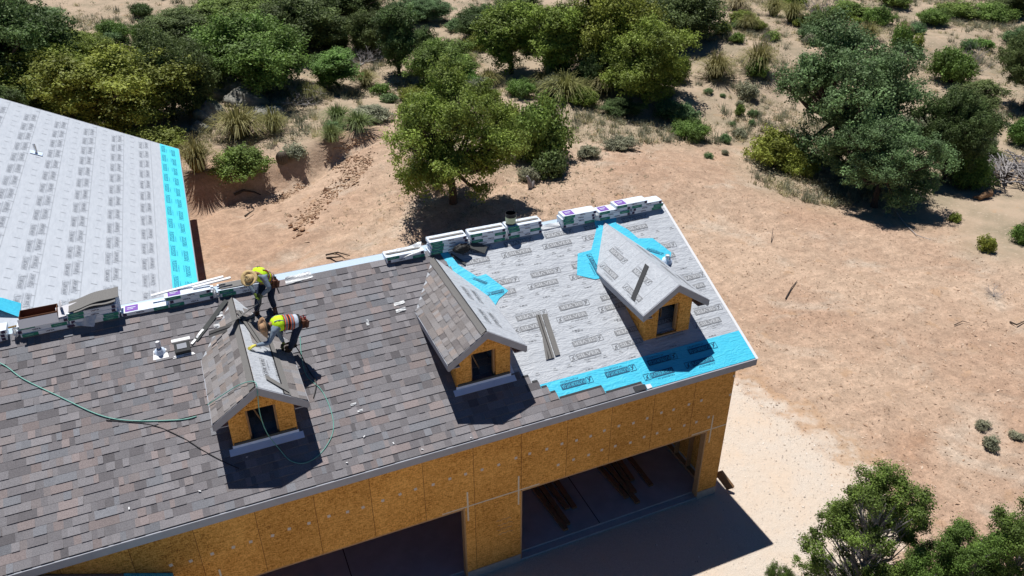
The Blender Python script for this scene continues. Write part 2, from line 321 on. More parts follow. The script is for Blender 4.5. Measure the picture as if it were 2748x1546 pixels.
# ------------------------------------------------------------------ object helpers
ORG = {}
def tag(o, label=None, cat=None, group=None, kind=None):
    if label: o['label'] = label
    if cat: o['category'] = cat
    if group: o['group'] = group
    if kind: o['kind'] = kind
    return o
def thing(name, loc, label, cat, group=None, rotz=0):
    o = bpy.data.objects.new(name, None); o.empty_display_size = .2; col.objects.link(o)
    o.location = loc; o.rotation_euler = (0, 0, rotz); ORG[o.name] = Vector(loc)
    return tag(o, label, cat, group)
class MB:
    def __init__(s): s.v = []; s.f = []; s.mi = []; s.c = []; s.usec = False
    def face(s, pts, mi=0, c=None):
        i = len(s.v); s.v.extend([tuple(p) for p in pts]); s.f.append(tuple(range(i, i+len(pts)))); s.mi.append(mi); s.c.append(c or (1, 1, 1))
        if c: s.usec = True
    def raw(s, vs, fs, mi=0, c=None):
        i = len(s.v); s.v.extend([tuple(p) for p in vs])
        for f in fs: s.f.append(tuple(i+k for k in f)); s.mi.append(mi); s.c.append(c or (1, 1, 1))
        if c: s.usec = True
    def box(s, c, size, R=None, mi=0, col_=None):
        hx, hy, hz = [q/2 for q in size]; c = Vector(c)
        vs = [Vector((x*hx, y*hy, z*hz)) for x in (-1, 1) for y in (-1, 1) for z in (-1, 1)]
        if R is not None: vs = [R @ q for q in vs]
        s.raw([q+c for q in vs], [(0, 1, 3, 2), (4, 6, 7, 5), (0, 4, 5, 1), (2, 3, 7, 6), (0, 2, 6, 4), (1, 5, 7, 3)], mi, col_)
    def aabb(s, a, b, mi=0): s.box([(p+q)/2 for p, q in zip(a, b)], [abs(q-p) for p, q in zip(a, b)], None, mi)
    def prism(s, poly, d, mi=0):
        # polygon (3-D points) swept by vector d
        n = len(poly); P = [Vector(p) for p in poly]; Q = [p+Vector(d) for p in P]
        s.raw(P+Q, [tuple(range(n))[::-1], tuple(range(n, 2*n))]+[(i, (i+1) % n, n+(i+1) % n, n+i) for i in range(n)], mi)
    def tube(s, pts, r, n=6, mi=0, caps=True):
        pts = [Vector(p) for p in pts]; m_ = len(pts)
        rs = r if isinstance(r, (list, tuple)) else [r]*m_
        vs = []; a = None
        for i, p in enumerate(pts):
            t = (pts[min(i+1, m_-1)]-pts[max(i-1, 0)]).normalized()
            if a is None: a = t.orthogonal().normalized()
            else:
                a = (a - t*a.dot(t)); a = a.normalized() if a.length > 1e-6 else t.orthogonal().normalized()
            b = t.cross(a)
            for k in range(n):
                an = 2*math.pi*k/n; vs.append(p+(a*math.cos(an)+b*math.sin(an))*rs[i])
        fs = [(i*n+k, i*n+(k+1) % n, (i+1)*n+(k+1) % n, (i+1)*n+k) for i in range(m_-1) for k in range(n)]
        if caps: fs += [tuple(range(n))[::-1], tuple(range((m_-1)*n, m_*n))]
        s.raw(vs, fs, mi)
    def lathe(s, o, axis, prof, n=16, mi=0):
        axis = Vector(axis).normalized(); a = axis.orthogonal().normalized(); b = axis.cross(a); o = Vector(o); vs = []
        for (r, h) in prof:
            for k in range(n):
                an = 2*math.pi*k/n; vs.append(o+axis*h+(a*math.cos(an)+b*math.sin(an))*r)
        fs = [(i*n+k, i*n+(k+1) % n, (i+1)*n+(k+1) % n, (i+1)*n+k) for i in range(len(prof)-1) for k in range(n)]
        s.raw(vs, fs, mi)
    def build(s, name, mats, parent=None, smooth=False, local=False, extra=None):
        me = bpy.data.meshes.new(name); off = Vector((0, 0, 0))
        if parent is not None and not local: off = ORG.get(parent.name, off)
        me.from_pydata([(p[0]-off[0], p[1]-off[1], p[2]-off[2]) for p in s.v], [], s.f)
        for q in (mats if isinstance(mats, (list, tuple)) else [mats]): me.materials.append(q)
        if any(s.mi): me.polygons.foreach_set('material_index', s.mi)
        if s.usec:
            a = me.attributes.new('Col', 'FLOAT_COLOR', 'FACE')
            a.data.foreach_set('color', np.array([(*c, 1) for c in s.c], dtype=np.float32).ravel())
        if smooth: me.polygons.foreach_set('use_smooth', [True]*len(me.polygons))
        me.update()
        o = bpy.data.objects.new(name, me); col.objects.link(o)
        if parent is not None: o.parent = parent; ORG[o.name] = off
        return o
def lib(name, V, F, mats, tone=None, smooth=False):
    me = bpy.data.meshes.new(name); me.from_pydata(V, [], F)
    for q in (mats if isinstance(mats, (list, tuple)) else [mats]): me.materials.append(q)
    if tone is not None:
        a = me.attributes.new('tone', 'FLOAT', 'FACE'); a.data.foreach_set('value', np.array(tone, dtype=np.float32))
    if smooth: me.polygons.foreach_set('use_smooth', [True]*len(me.polygons))
    me.update(); return me
def place(name, me, parent, mt=None):
    o = bpy.data.objects.new(name, me); col.objects.link(o); o.parent = parent
    if mt is not None: o.material_slots[0].link = 'OBJECT'; o.material_slots[0].material = mt
    return o

# text glyphs from the built-in font, cached as plain polygons
_tx = {}
def glyphs(txt, bold=.02):
    if (txt, bold) in _tx: return _tx[(txt, bold)]
    cu = bpy.data.curves.new('t', 'FONT'); cu.body = txt; cu.size = 1; cu.resolution_u = 2; cu.offset = bold; cu.fill_mode = 'FRONT'
    o = bpy.data.objects.new('t', cu); col.objects.link(o); dg = bpy.context.evaluated_depsgraph_get(); dg.update()
    me = o.evaluated_get(dg).to_mesh(); V = np.array([v.co[:] for v in me.vertices]); F = [tuple(p.vertices) for p in me.polygons]
    o.evaluated_get(dg).to_mesh_clear(); bpy.data.objects.remove(o); bpy.data.curves.remove(cu)
    lo = V.min(0); hi = V.max(0); V = (V-lo); V[:, 0] /= hi[0]-lo[0]; V[:, 1] /= hi[1]-lo[1]
    _tx[(txt, bold)] = (V, F); return V, F
def put_text(mb, txt, P0, U, V, N, w, h, lift, mi, bold=.02):
    g, F = glyphs(txt, bold); P0, U, V, N = Vector(P0), Vector(U), Vector(V), Vector(N)
    mb.raw([P0+U*(a[0]*w)+V*(a[1]*h)+N*lift for a in g], F, mi)
def rect(mb, P0, U, V, N, x0, y0, x1, y1, lift, mi):
    mb.face([P0+U*x0+V*y0+N*lift, P0+U*x1+V*y0+N*lift, P0+U*x1+V*y1+N*lift, P0+U*x0+V*y1+N*lift], mi)
def frame(mb, P0, U, V, N, x0, y0, x1, y1, t, lift, mi):
    rect(mb, P0, U, V, N, x0, y0, x1, y0+t, lift, mi); rect(mb, P0, U, V, N, x0, y1-t, x1, y1, lift, mi)
    rect(mb, P0, U, V, N, x0, y0+t, x0+t, y1-t, lift, mi); rect(mb, P0, U, V, N, x1-t, y0+t, x1, y1-t, lift, mi)
def stamp(mb, O, U, V, N, word='SILVER', solid=True, scale=1.0, ink=0, light=1, clip=None):
    """printed mark: emblem box, word box, small line below; O = lower left"""
    O, U, V, N = Vector(O), Vector(U), Vector(V), Vector(N)
    s = scale; z = .004
    frame(mb, O, U, V, N, 0, 0, .17*s, .17*s, .010*s, z, ink)
    for (x, y, r_) in ((.05, .03, .8), (.10, .06, 2.3), (.09, .10, .8)):      # slanted strokes of the emblem
        c_, s_ = math.cos(r_), math.sin(r_); a = Vector((c_, s_)); b = Vector((-s_, c_))
        p = [O+U*(x*s+(a.x*i+b.x*j)*s)+V*(y*s+(a.y*i+b.y*j)*s)+N*z for i, j in ((-.03, -.012), (.05, -.012), (.05, .012), (-.03, .012))]
        mb.face(p, ink)
    W = .64*s
    if solid:
        rect(mb, O, U, V, N, .19*s, 0.01*s, .19*s+W, .16*s, z, ink)
        put_text(mb, word, O+U*(.205*s)+V*(.035*s), U, V, N, W-.03*s, .10*s, z+.003, light, .03)
    else:
        frame(mb, O, U, V, N, .19*s, 0.01*s, .19*s+W, .16*s, .012*s, z, ink)
        put_text(mb, word, O+U*(.21*s)+V*(.035*s), U, V, N, W-.04*s, .10*s, z+.003, ink, .03)
    put_text(mb, 'PT SYNTHETICS', O+U*(.34*s)+V*(-.065*s), U, V, N, .46*s, .042*s, z, ink, .0)

# ------------------------------------------------------------------ GROUND
def axis(lo, hi, dlo, dhi, step):
    a = list(np.arange(dlo, dhi, step)); x = dlo; st = step
    pre = []
    while x > lo: st *= 1.18; x -= st; pre.append(x)
    x = a[-1]; st = step; post = []
    while x < hi: st *= 1.18; x += st; post.append(x)
    return pre[::-1]+a+post
CLEAR = [G(a, b, 0) for a, b in [(440, 470), (560, 440), (760, 440), (1000, 325), (1040, 480), (1300, 470), (1480, 400), (1650, 380), (1860, 370), (1890, 480), (2300, 560), (2400, 545), (2440, 640), (2700, 700), (3200, 900)]]
CLEAR += [Vector((60, -60, 0)), Vector((-60, -60, 0)), Vector((-60, 10, 0)), Vector((-13, 27, 0))]
def inside(x, y, P):
    r = False; n = len(P); j = n-1
    for i in range(n):
        if (P[i][1] > y) != (P[j][1] > y) and x < (P[j][0]-P[i][0])*(y-P[i][1])/(P[j][1]-P[i][1])+P[i][0]: r = not r
        j = i
    return r
def edge_dist(x, y, P):
    best = 1e9; n = len(P)
    for i in range(n):
        ax, ay = P[i][0], P[i][1]; bx, by = P[(i+1) % n][0], P[(i+1) % n][1]
        dx, dy = bx-ax, by-ay; t = max(0, min(1, ((x-ax)*dx+(y-ay)*dy)/(dx*dx+dy*dy+1e-9)))
        best = min(best, math.hypot(x-ax-dx*t, y-ay-dy*t))
    return best
xs = axis(-350, 500, -16, 45, .36); ys = axis(-200, 600, -6, 46, .36)
V = []; wild = []
def micro(x, y):
    # ripples and small spoil on the bank
    k = sm((y-13)/6)*sm((34-y)/4)*sm((x+13)/3)*sm((6-x)/5)
    return k*(.09*math.sin(2.6*(x*.62-y*.78)+.9*math.sin(y*.8))+.05*math.sin(5.2*(x*.55-y*.83)+1.1*math.sin(x))+.03*math.sin(5*x+3*y))
for y in ys:
    for x in xs:
        V.append((x, y, terrain(x, y)+micro(x, y)-.012))
        d = edge_dist(x, y, CLEAR) if abs(x) < 90 and -20 < y < 120 else 9
        wild.append(max(0, min(1, .5+(-d if inside(x, y, CLEAR) else d)/3.0)))
nx = len(xs)
F = [(j*nx+i, j*nx+i+1, (j+1)*nx+i+1, (j+1)*nx+i) for j in range(len(ys)-1) for i in range(nx-1)]
me = bpy.data.meshes.new('ground'); me.from_pydata(V, [], F); me.materials.append(M['ground'])
a = me.attributes.new('wild', 'FLOAT', 'POINT'); a.data.foreach_set('value', np.array(wild, dtype=np.float32))
me.polygons.foreach_set('use_smooth', [True]*len(F))
ground = bpy.data.objects.new('ground', me); col.objects.link(ground); tag(ground, kind='structure')
# compacted gravel drive round the front corner, a sheet 4 mm proud that fades at its edge
gx = np.arange(-24, 11, .35); gy = np.arange(-26, 9, .35); V = []; dv = []
def drive_edge(y):   # right hand edge of the drive
    pts = [(-30, -6), (-8, 0.5), (-3.0, 3.9), (-1, 4.7), (1.7, 4.6), (4.4, 4.1), (6.5, 2.6), (8, .5), (20, -2)]
    for (a, b), (c, d) in zip(pts, pts[1:]):
        if a <= y <= c: return b+(d-b)*(y-a)/(c-a)
    return pts[-1][1]
for y in gy:
    for x in gx:
        V.append((x, y, terrain(x, y)-.006))
        dv.append(max(0, min(1, (.5+(drive_edge(y)-x)/2.6)))*max(0, min(1, (8.5-y)/1.0)))
nx = len(gx); F = [(j*nx+i, j*nx+i+1, (j+1)*nx+i+1, (j+1)*nx+i) for j in range(len(gy)-1) for i in range(nx-1)]
F = [f for f in F if max(dv[k] for k in f) > .02]
me = bpy.data.meshes.new('gravel_drive'); me.from_pydata(V, [], F); me.materials.append(M['ground'])
a = me.attributes.new('drive', 'FLOAT', 'POINT'); a.data.foreach_set('value', np.array(dv, dtype=np.float32))
o = bpy.data.objects.new('gravel_drive', me); col.objects.link(o); tag(o, kind='structure')

# ------------------------------------------------------------------ GARAGE
OV, EZ, RY, RZ = .424, 5.02, 4.308, 7.257
RV = Vector((0, RY+OV, RZ-EZ)).normalized(); RN = Vector((0, -RV.z, RV.y)); RU = Vector((1, 0, 0)); RL = math.hypot(RY+OV, RZ-EZ)
def RF(x, s, h=0): return Vector((x, -OV, EZ)) + RV*s + RN*h
XL, XR, BS, YR = -21.0, .203, .51, 8.2
garage = thing('garage', (-8, 4, 0), 'long unfinished garage with strand board front, three dormers and a half shingled roof', 'garage')
# walls: header across the front, piers between the openings
b = MB()
b.aabb((XL, 0, 2.55), (0, .14, 4.93))
for x0, x1 in ((-.61, 0), (-7.57, -6.11), (XL, -13.1)): b.aabb((x0, 0, .28), (x1, .14, 2.55))
front = b.build('front_wall', M['osb'], garage)
b = MB(); b.prism([(0, .14, .28), (0, YR, .28), (0, YR, 5.0), (0, RY, RZ-.25), (0, .14, 5.0)], (-.12, 0, 0)); b.build('gable_wall', M['osb2'], garage)
b = MB(); b.aabb((XL, YR-.14, 0), (-.12, YR, 4.98)); b.build('rear_wall', M['osb2'], garage)
for x0, x1 in ((-.61, .004), (-7.57, -6.11), (XL, -13.1)):
    b = MB(); b.aabb((x0, -.012, -.3), (x1, .16, .28))
    if x0 == -.61: b.aabb((-.13, .16, -.3), (.004, YR, .28))
    b.build('stem_wall', M['concrete'], garage)
b = MB(); b.aabb((XL, .22, -.2), (-.13, YR-.14, .11)); b.aabb((XL, .02, -.2), (-.61, .22, .06)); sl = b.build('floor_slab', M['slab'], garage)
for x in (-3.62, -10.3):
    b = MB(); b.aabb((x-.012, .24, .108), (x+.012, YR-.2, .1125)); b.build('control_joint', M['black'], sl)
# door jambs, studs, plate and interior framing that show through the openings
b = MB()
for x in (-.61, -6.11, -7.57, -13.1):
    s = 1 if x in (-7.57,) else (-1 if x in (-.61,) else (1 if x == -6.11 else -1))
    s = {-.61: -1, -6.11: 1, -7.57: -1, -13.1: 1}[x]
    b.aabb((x, .003, .11), (x+s*.04, .19, 2.53))
for xa, xb in ((-6.07, -.65), (-13.06, -7.61)): b.aabb((xa, .01, 2.50), (xb, .19, 2.549))
b.build('door_jamb', M['stud'], garage)
b = MB()
for i in range(13): b.aabb((-.27, .45+i*.61, .2), (-.13, .49+i*.61, 4.6))
b.aabb((-.28, .2, .112), (-.13, YR-.2, .20), 0)
b.build('wall_stud', M['stud'], garage)
# tape strips marking the corners of the openings
def strip(mb, a, c, w): # on the wall, a,c = (x,z)
    d = Vector((c[0]-a[0], 0, c[1]-a[1])); L_ = d.length; d.normalize(); n = Vector((-d.z, 0, d.x))
    p = Vector((a[0], -.004, a[1])); q = Vector((c[0], -.004, c[1]))
    mb.face([p-n*w/2, q-n*w/2, q+n*w/2, p+n*w/2])
for (x, xa, xb) in ((-7.50, -8.15, -6.18), (-6.17, -6.181, -5.6), (-.50, -1.12, -.01), (-13.14, -13.8, -12.6)):
    b = MB(); strip(b, (x, 3.06), (x, 2.1), .04); strip(b, (xa, 2.585), (x-.021, 2.585), .035) if x-.021 > xa else None; strip(b, (x+.021, 2.585), (xb, 2.585), .035) if xb > x+.021 else None
    b.build('corner_tape', M['tape'], front)
# paper labels and marks on the boards (two rows)
rng = random.Random(5)
b = MB(); 
for i in range(3):
    for j in range(4): b.box((0+(j-1.5)*.016, 0, (i-1)*.022), (.012, .004, .016), None, 0)
b.box((0, .001, 0), (.07, .003, .075), None, 1)
st_me = None
for x, z in [(-.98+i*-.407*1.0, 3.70-.004*i) for i in range(33)]+[(-.62-.407*i, 3.02+.002*i) for i in range(12)]+[(.003-.06, 4.2), (-.05, 3.62)]:
    if st_me is None:
        o = b.build('sticker', [M['sticker'], M['sticker']], front, local=True); st_me = o.data
    else: o = place('sticker', st_me, front)
    o.location = Vector((x+rng.uniform(-.03, .03), -.004, z+rng.uniform(-.03, .03)))-Vector(garage.location); o.rotation_euler = (0, rng.uniform(-.3, .3), 0)
# scribbled carpenter marks on the middle pier
b = MB()
for k in range(4):
    z0 = 1.75-.16*k; x0 = -6.75+rng.uniform(-.05, .05); pts = [Vector((x0+j*.05, -.003, z0+.02*math.sin(j*2.1+k)+rng.uniform(-.012, .012))) for j in range(9)]
    for p, q in zip(pts, pts[1:]): b.tube([p, q], .003, 4)
b.build('pencil_mark', M['ink'], front)
# roof deck
ds = .12
b = MB()
b.prism([RF(XL, 0, -.008), RF(XR, 0, -.008), RF(XR, RL, -.008), RF(XL, RL, -.008)], -RN*ds)
YE = RY+4.72; ZE = RZ-BS*4.72
BN = Vector((0, BS, 1)).normalized()
b.prism([(XL, RY, RZ-.012), (XR, RY, RZ-.012), (XR, YE, ZE-.012), (XL, YE, ZE-.012)], -BN*ds)
deck = b.build('roof_deck', M['osb2'], garage)
b = MB(); b.prism([(XL, -OV-.002, EZ-.135), (XR-.01, -OV-.002, EZ-.135), (XR-.01, 0, EZ-.10), (XL, 0, EZ-.10)], (0, 0, .02)); b.build('soffit', M['fascia'], garage)
b = MB(); b.aabb((XL, -OV-.045, EZ-.19), (XR, -OV-.003, EZ-.005)); b.build('eave_fascia', M['fascia'], garage)
b = MB(); b.prism([RF(XR+.003, -.02, -.18), RF(XR+.003, RL, -.18), RF(XR+.003, RL, -.008), RF(XR+.003, -.02, -.008)], (.03, 0, 0))
b.prism([(XR+.003, RY, RZ-.2), (XR+.003, YE, ZE-.2), (XR+.003, YE, ZE-.012), (XR+.003, RY, RZ-.012)], (.03, 0, 0)); b.build('rake_fascia', M['fascia'], garage)
b = MB(); b.aabb((XL, YE-.003, ZE-.2), (XR, YE+.04, ZE-.01)); b.build('rear_fascia', M['fascia'], garage)
b = MB(); b.prism([RF(XR-.03, -.03, .002), RF(XR-.03, RL, .002), RF(XR-.03, RL, .010), RF(XR-.03, -.03, .010)], (.075, 0, 0)); b.build('rake_edge_metal', M['trimwhite'], garage)
# underlayment (a wrinkled sheet), right part of the front slope
def sheet(mb, O, U, V_, N, w, h, nx, ny, amp, seed, lift, mi=0, mask=None):
    r = random.Random(seed); ph = [(r.uniform(-9, 9), r.uniform(-9, 9), r.uniform(0, 6), r.uniform(.4, 1)) for _ in range(9)]
    vs = []
    for j in range(ny+1):
        for i in range(nx+1):
            u, v = w*i/nx, h*j/ny
            z = sum(k*math.sin(a*u+c*v+p) for a, c, p, k in ph)/9
            vs.append(Vector(O)+U*u+V_*v+N*(lift+amp*z))
    fs = [(j*(nx+1)+i, j*(nx+1)+i+1, (j+1)*(nx+1)+i+1, (j+1)*(nx+1)+i) for j in range(ny) for i in range(nx)]
    mb.raw(vs, fs, mi)
b = MB(); sheet(b, RF(-6.9, .80), RU, RV, RN, XR+6.9-.02, RL-.80, 110, 80, .003, 3, .001)
b.build('underlayment', M['felt'], garage, smooth=True)
b = MB(); b.face([(XL, RY, RZ-.006), (XR, RY, RZ-.006), (XR, YE, ZE-.006), (XL, YE, ZE-.006)]); b.build('rear_underlayment', M['felt_rear'], garage)
b = MB(); sheet(b, RF(-6.3, .0), RU, RV, RN, XR+6.3-.02, .85, 110, 14, .003, 4, .008)
eb = b.build('eave_membrane', M['blue'], garage, smooth=True)
# printed marks on the grey underlayment
b = MB(); rng = random.Random(2)
def ok(x, s, w=.86):
    # keep off dormers and shingled field
    if x < -6.3 or x+w > XR+.02 and False: return False
    return True
rows = [(4.54, 0, -5.78), (5.03, 1, -5.62), (3.43, 0, -5.48), (3.92, 1, -5.30), (2.31, 0, -5.15), (2.79, 1, -4.98), (1.21, 0, -4.10), (1.73, 1, -4.90+1.0)]
for s0, fl, x0 in rows:
    for k in range(7):
        x = x0+1.18*k-.4
        if x < -6.2 or x+.86 > XR: continue
        if s0 < 3 and x < -5.6: continue
        if fl: stamp(b, RF(x+.86, s0, .005), -RU, -RV, RN)
        else: stamp(b, RF(x, s0, .005), RU, RV, RN)
        # fine print beside each mark
        put_text(b, 'II-M-SI', RF(x+.25, s0+(-.32 if not fl else .22), .008), RU, RV, RN, .2, .035, .001, 0)
for s0 in (4.35, 3.25, 2.1, 1.1):
    for k in range(14):
        x = -6+k*.46+rng.uniform(-.05, .05)
        if -6.1 < x < XR-.2:
            rect(b, RF(x, s0, .009), RU, RV, RN, 0, 0, .12, .03, 0, 1); rect(b, RF(x, s0+.05, .009), RU, RV, RN, 0.03, 0, .10, .02, 0, 1)
b.build('printed_mark', [M['ink'], M['inklight']], garage)
b = MB()
for s0, fl, x0 in ((.22, 0, -5.3), (.72, 1, -5.05)):
    for k in range(6):
        x = x0+1.18*k
        if x+.86 > XR: continue
        if s0 < .4 and x < -3.9: continue
        if fl: stamp(b, RF(x+.86, s0, .012), -RU, -RV, RN, 'PLATINUM HT-SA')
        else: stamp(b, RF(x, s0, .012), RU, RV, RN, 'PLATINUM HT-SA')
b.build('membrane_print', [M['inkblue'], M['inkbluelight']], eb)

# membrane patches round the dormers
def patch(pts, lift, name='membrane_patch', word=None):
    b = MB(); P = [RF(x, s, lift) for x, s in pts]; c = sum(P, Vector())/len(P)
    b.prism(P, RN*.006)
    o = b.build(name, M['blue'], garage)
    return o
pa = patch([(-6.56, 5.2), (-6.36, 5.2), (-6.20, 4.62), (-5.86, 4.15), (-5.61, 4.17), (-5.24, 3.54), (-5.55, 3.38), (-5.83, 3.1), (-5.95, 3.1), (-6.3, 3.9)], .012)
pb = patch([(-2.99, 4.19), (-2.50, 4.22), (-2.62, 3.30), (-2.88, 3.30), (-3.30, 3.55)], .012)
pc = patch([(-2.05, 5.22), (-1.34, 5.18), (-1.48, 4.9), (-1.25, 4.62), (-1.1, 4.26), (-.69, 4.17), (-.40, 3.59), (-.70, 3.2), (-.9, 3.05), (-1.8, 4.6), (-2.62, 3.5), (-2.62, 4.15), (-2.12, 4.85)], .013)
b = MB(); stamp(b, RF(-5.80, 3.52, .020), Vector((.9, 0, 0))+RV*-.0, RV, RN, 'PLATINUM HT-SA', scale=.6)
stamp(b, RF(-6.0, 4.10, .020), (RU*.75-RV*.62).normalized(), (RV*.75+RU*.62).normalized(), RN, 'PLATINUM HT-SA', scale=.45); b.build('membrane_print', [M['inkblue'], M['inkbluelight']], pa)
b = MB(); stamp(b, RF(-2.78, 4.1, .020), (RV*-1), RU, RN, 'PLATINUM HT-SA', scale=.85); b.build('membrane_print', [M['inkblue'], M['inkbluelight']], pb)
b = MB(); stamp(b, RF(-.62, 3.62, .021), -RU*.8+RV*.55, -RV*.8-RU*.55, RN, 'PLATINUM HT-SA', scale=.6); b.build('membrane_print', [M['inkblue'], M['inkbluelight']], pc)

# shingles
PAL = [(0.219, 0.211, 0.225), (0.189, 0.179, 0.191), (0.240, 0.229, 0.242), (0.265, 0.226, 0.225), (0.211, 0.216, 0.238), (0.154, 0.146, 0.156), (0.236, 0.212, 0.215), (0.203, 0.194, 0.206)]
PW = [22, 16, 18, 11, 12, 8, 10, 14]
WARM = [(0.254, 0.240, 0.241), (0.229, 0.211, 0.208), (0.275, 0.259, 0.260), (0.283, 0.242, 0.226), (0.243, 0.240, 0.253), (0.173, 0.159, 0.160)]
def shingles(mb, O, U, V_, N, nrows, e, rngx, seed, pal=PAL, pw=PW, lift=.012, wmul=1.0, maxv=1e9):
    r = random.Random(seed); O, U, V_, N = Vector(O), Vector(U), Vector(V_), Vector(N)
    for i in range(nrows):
        v0 = i*e; v1 = min(v0+e+.004, maxv)
        rg = rngx(i, v0)
        if rg is None: continue
        a, z = rg; x = a-r.uniform(0, .25)
        while x < z:
            w = r.choice((.11, .14, .17, .2, .26, .33, .42))*wmul*r.uniform(.9, 1.1); xa, xb = max(x, a), min(x+w, z); x += w
            if xb-xa < .015: continue
            hi = r.random() < .55
            t = .018 if hi else .005
            c = r.choices(pal, pw[:len(pal)])[0]; k = r.uniform(.9, 1.1)*(1.05 if hi else .93); c = tuple(q*k*.94 for q in c)
            P = lambda u, v, h: O+U*u+V_*v+N*(lift+h)
            mb.face([P(xa, v0, t), P(xb, v0, t), P(xb, v1, .001), P(xa, v1, .001)], 0, c)
            mb.face([P(xa, v0, -.01), P(xb, v0, -.01), P(xb, v0, t), P(xa, v0, t)], 0, tuple(q*.9 for q in c))
EXP = RL/28.
def right_limit(i, v):
    for s, x in ((.10, -3.05), (.25, -4.05), (.44, -5.19), (.62, -5.33), (.80, -5.49), (1.0, -5.65), (1.18, -5.83)):
        if v < s: return x
    if v < 1.7: return -6.03
    return -6.40
b = MB(); shingles(b, RF(0, 0), RU, RV, RN, 28, EXP, lambda i, v: (-20.5, right_limit(i, v)-(.06*(i % 2) if v > 1.7 else 0)), 11, wmul=.86)
b.build('shingle_field', M['shingle'], garage)
# exposed nailing strips along the stepped edge and the last laid starter
b = MB()
for s, x0, x1 in ((.187, -4.03, -3.06), (.374, -5.17, -4.06), (.561, -5.32, -5.20), (.748, -5.48, -5.34), (.935, -5.64, -5.5), (1.122, -5.82, -5.66)):
    b = MB(); b.prism([RF(x0, s+.002, .014), RF(x1, s+.002, .014), RF(x1, s+.05, .014), RF(x0, s+.05, .014)], RN*.005); b.build('nailing_strip', M['dark'], garage)
b = MB()
b.prism([RF(-3.34, .02, .034), RF(-3.02, .0, .034), RF(-3.02, .14, .034), RF(-3.34, .15, .034)], RN*.006)
b.build('starter_patch', M['dark'], garage)
b = MB(); b.prism([RF(-3.0, .0, .016), RF(-2.86, 0.01, .016), RF(-2.87, .11, .016), RF(-3.0, .12, .016)], RN*.006); b.build('white_starter_end', M['trimwhite'], garage)

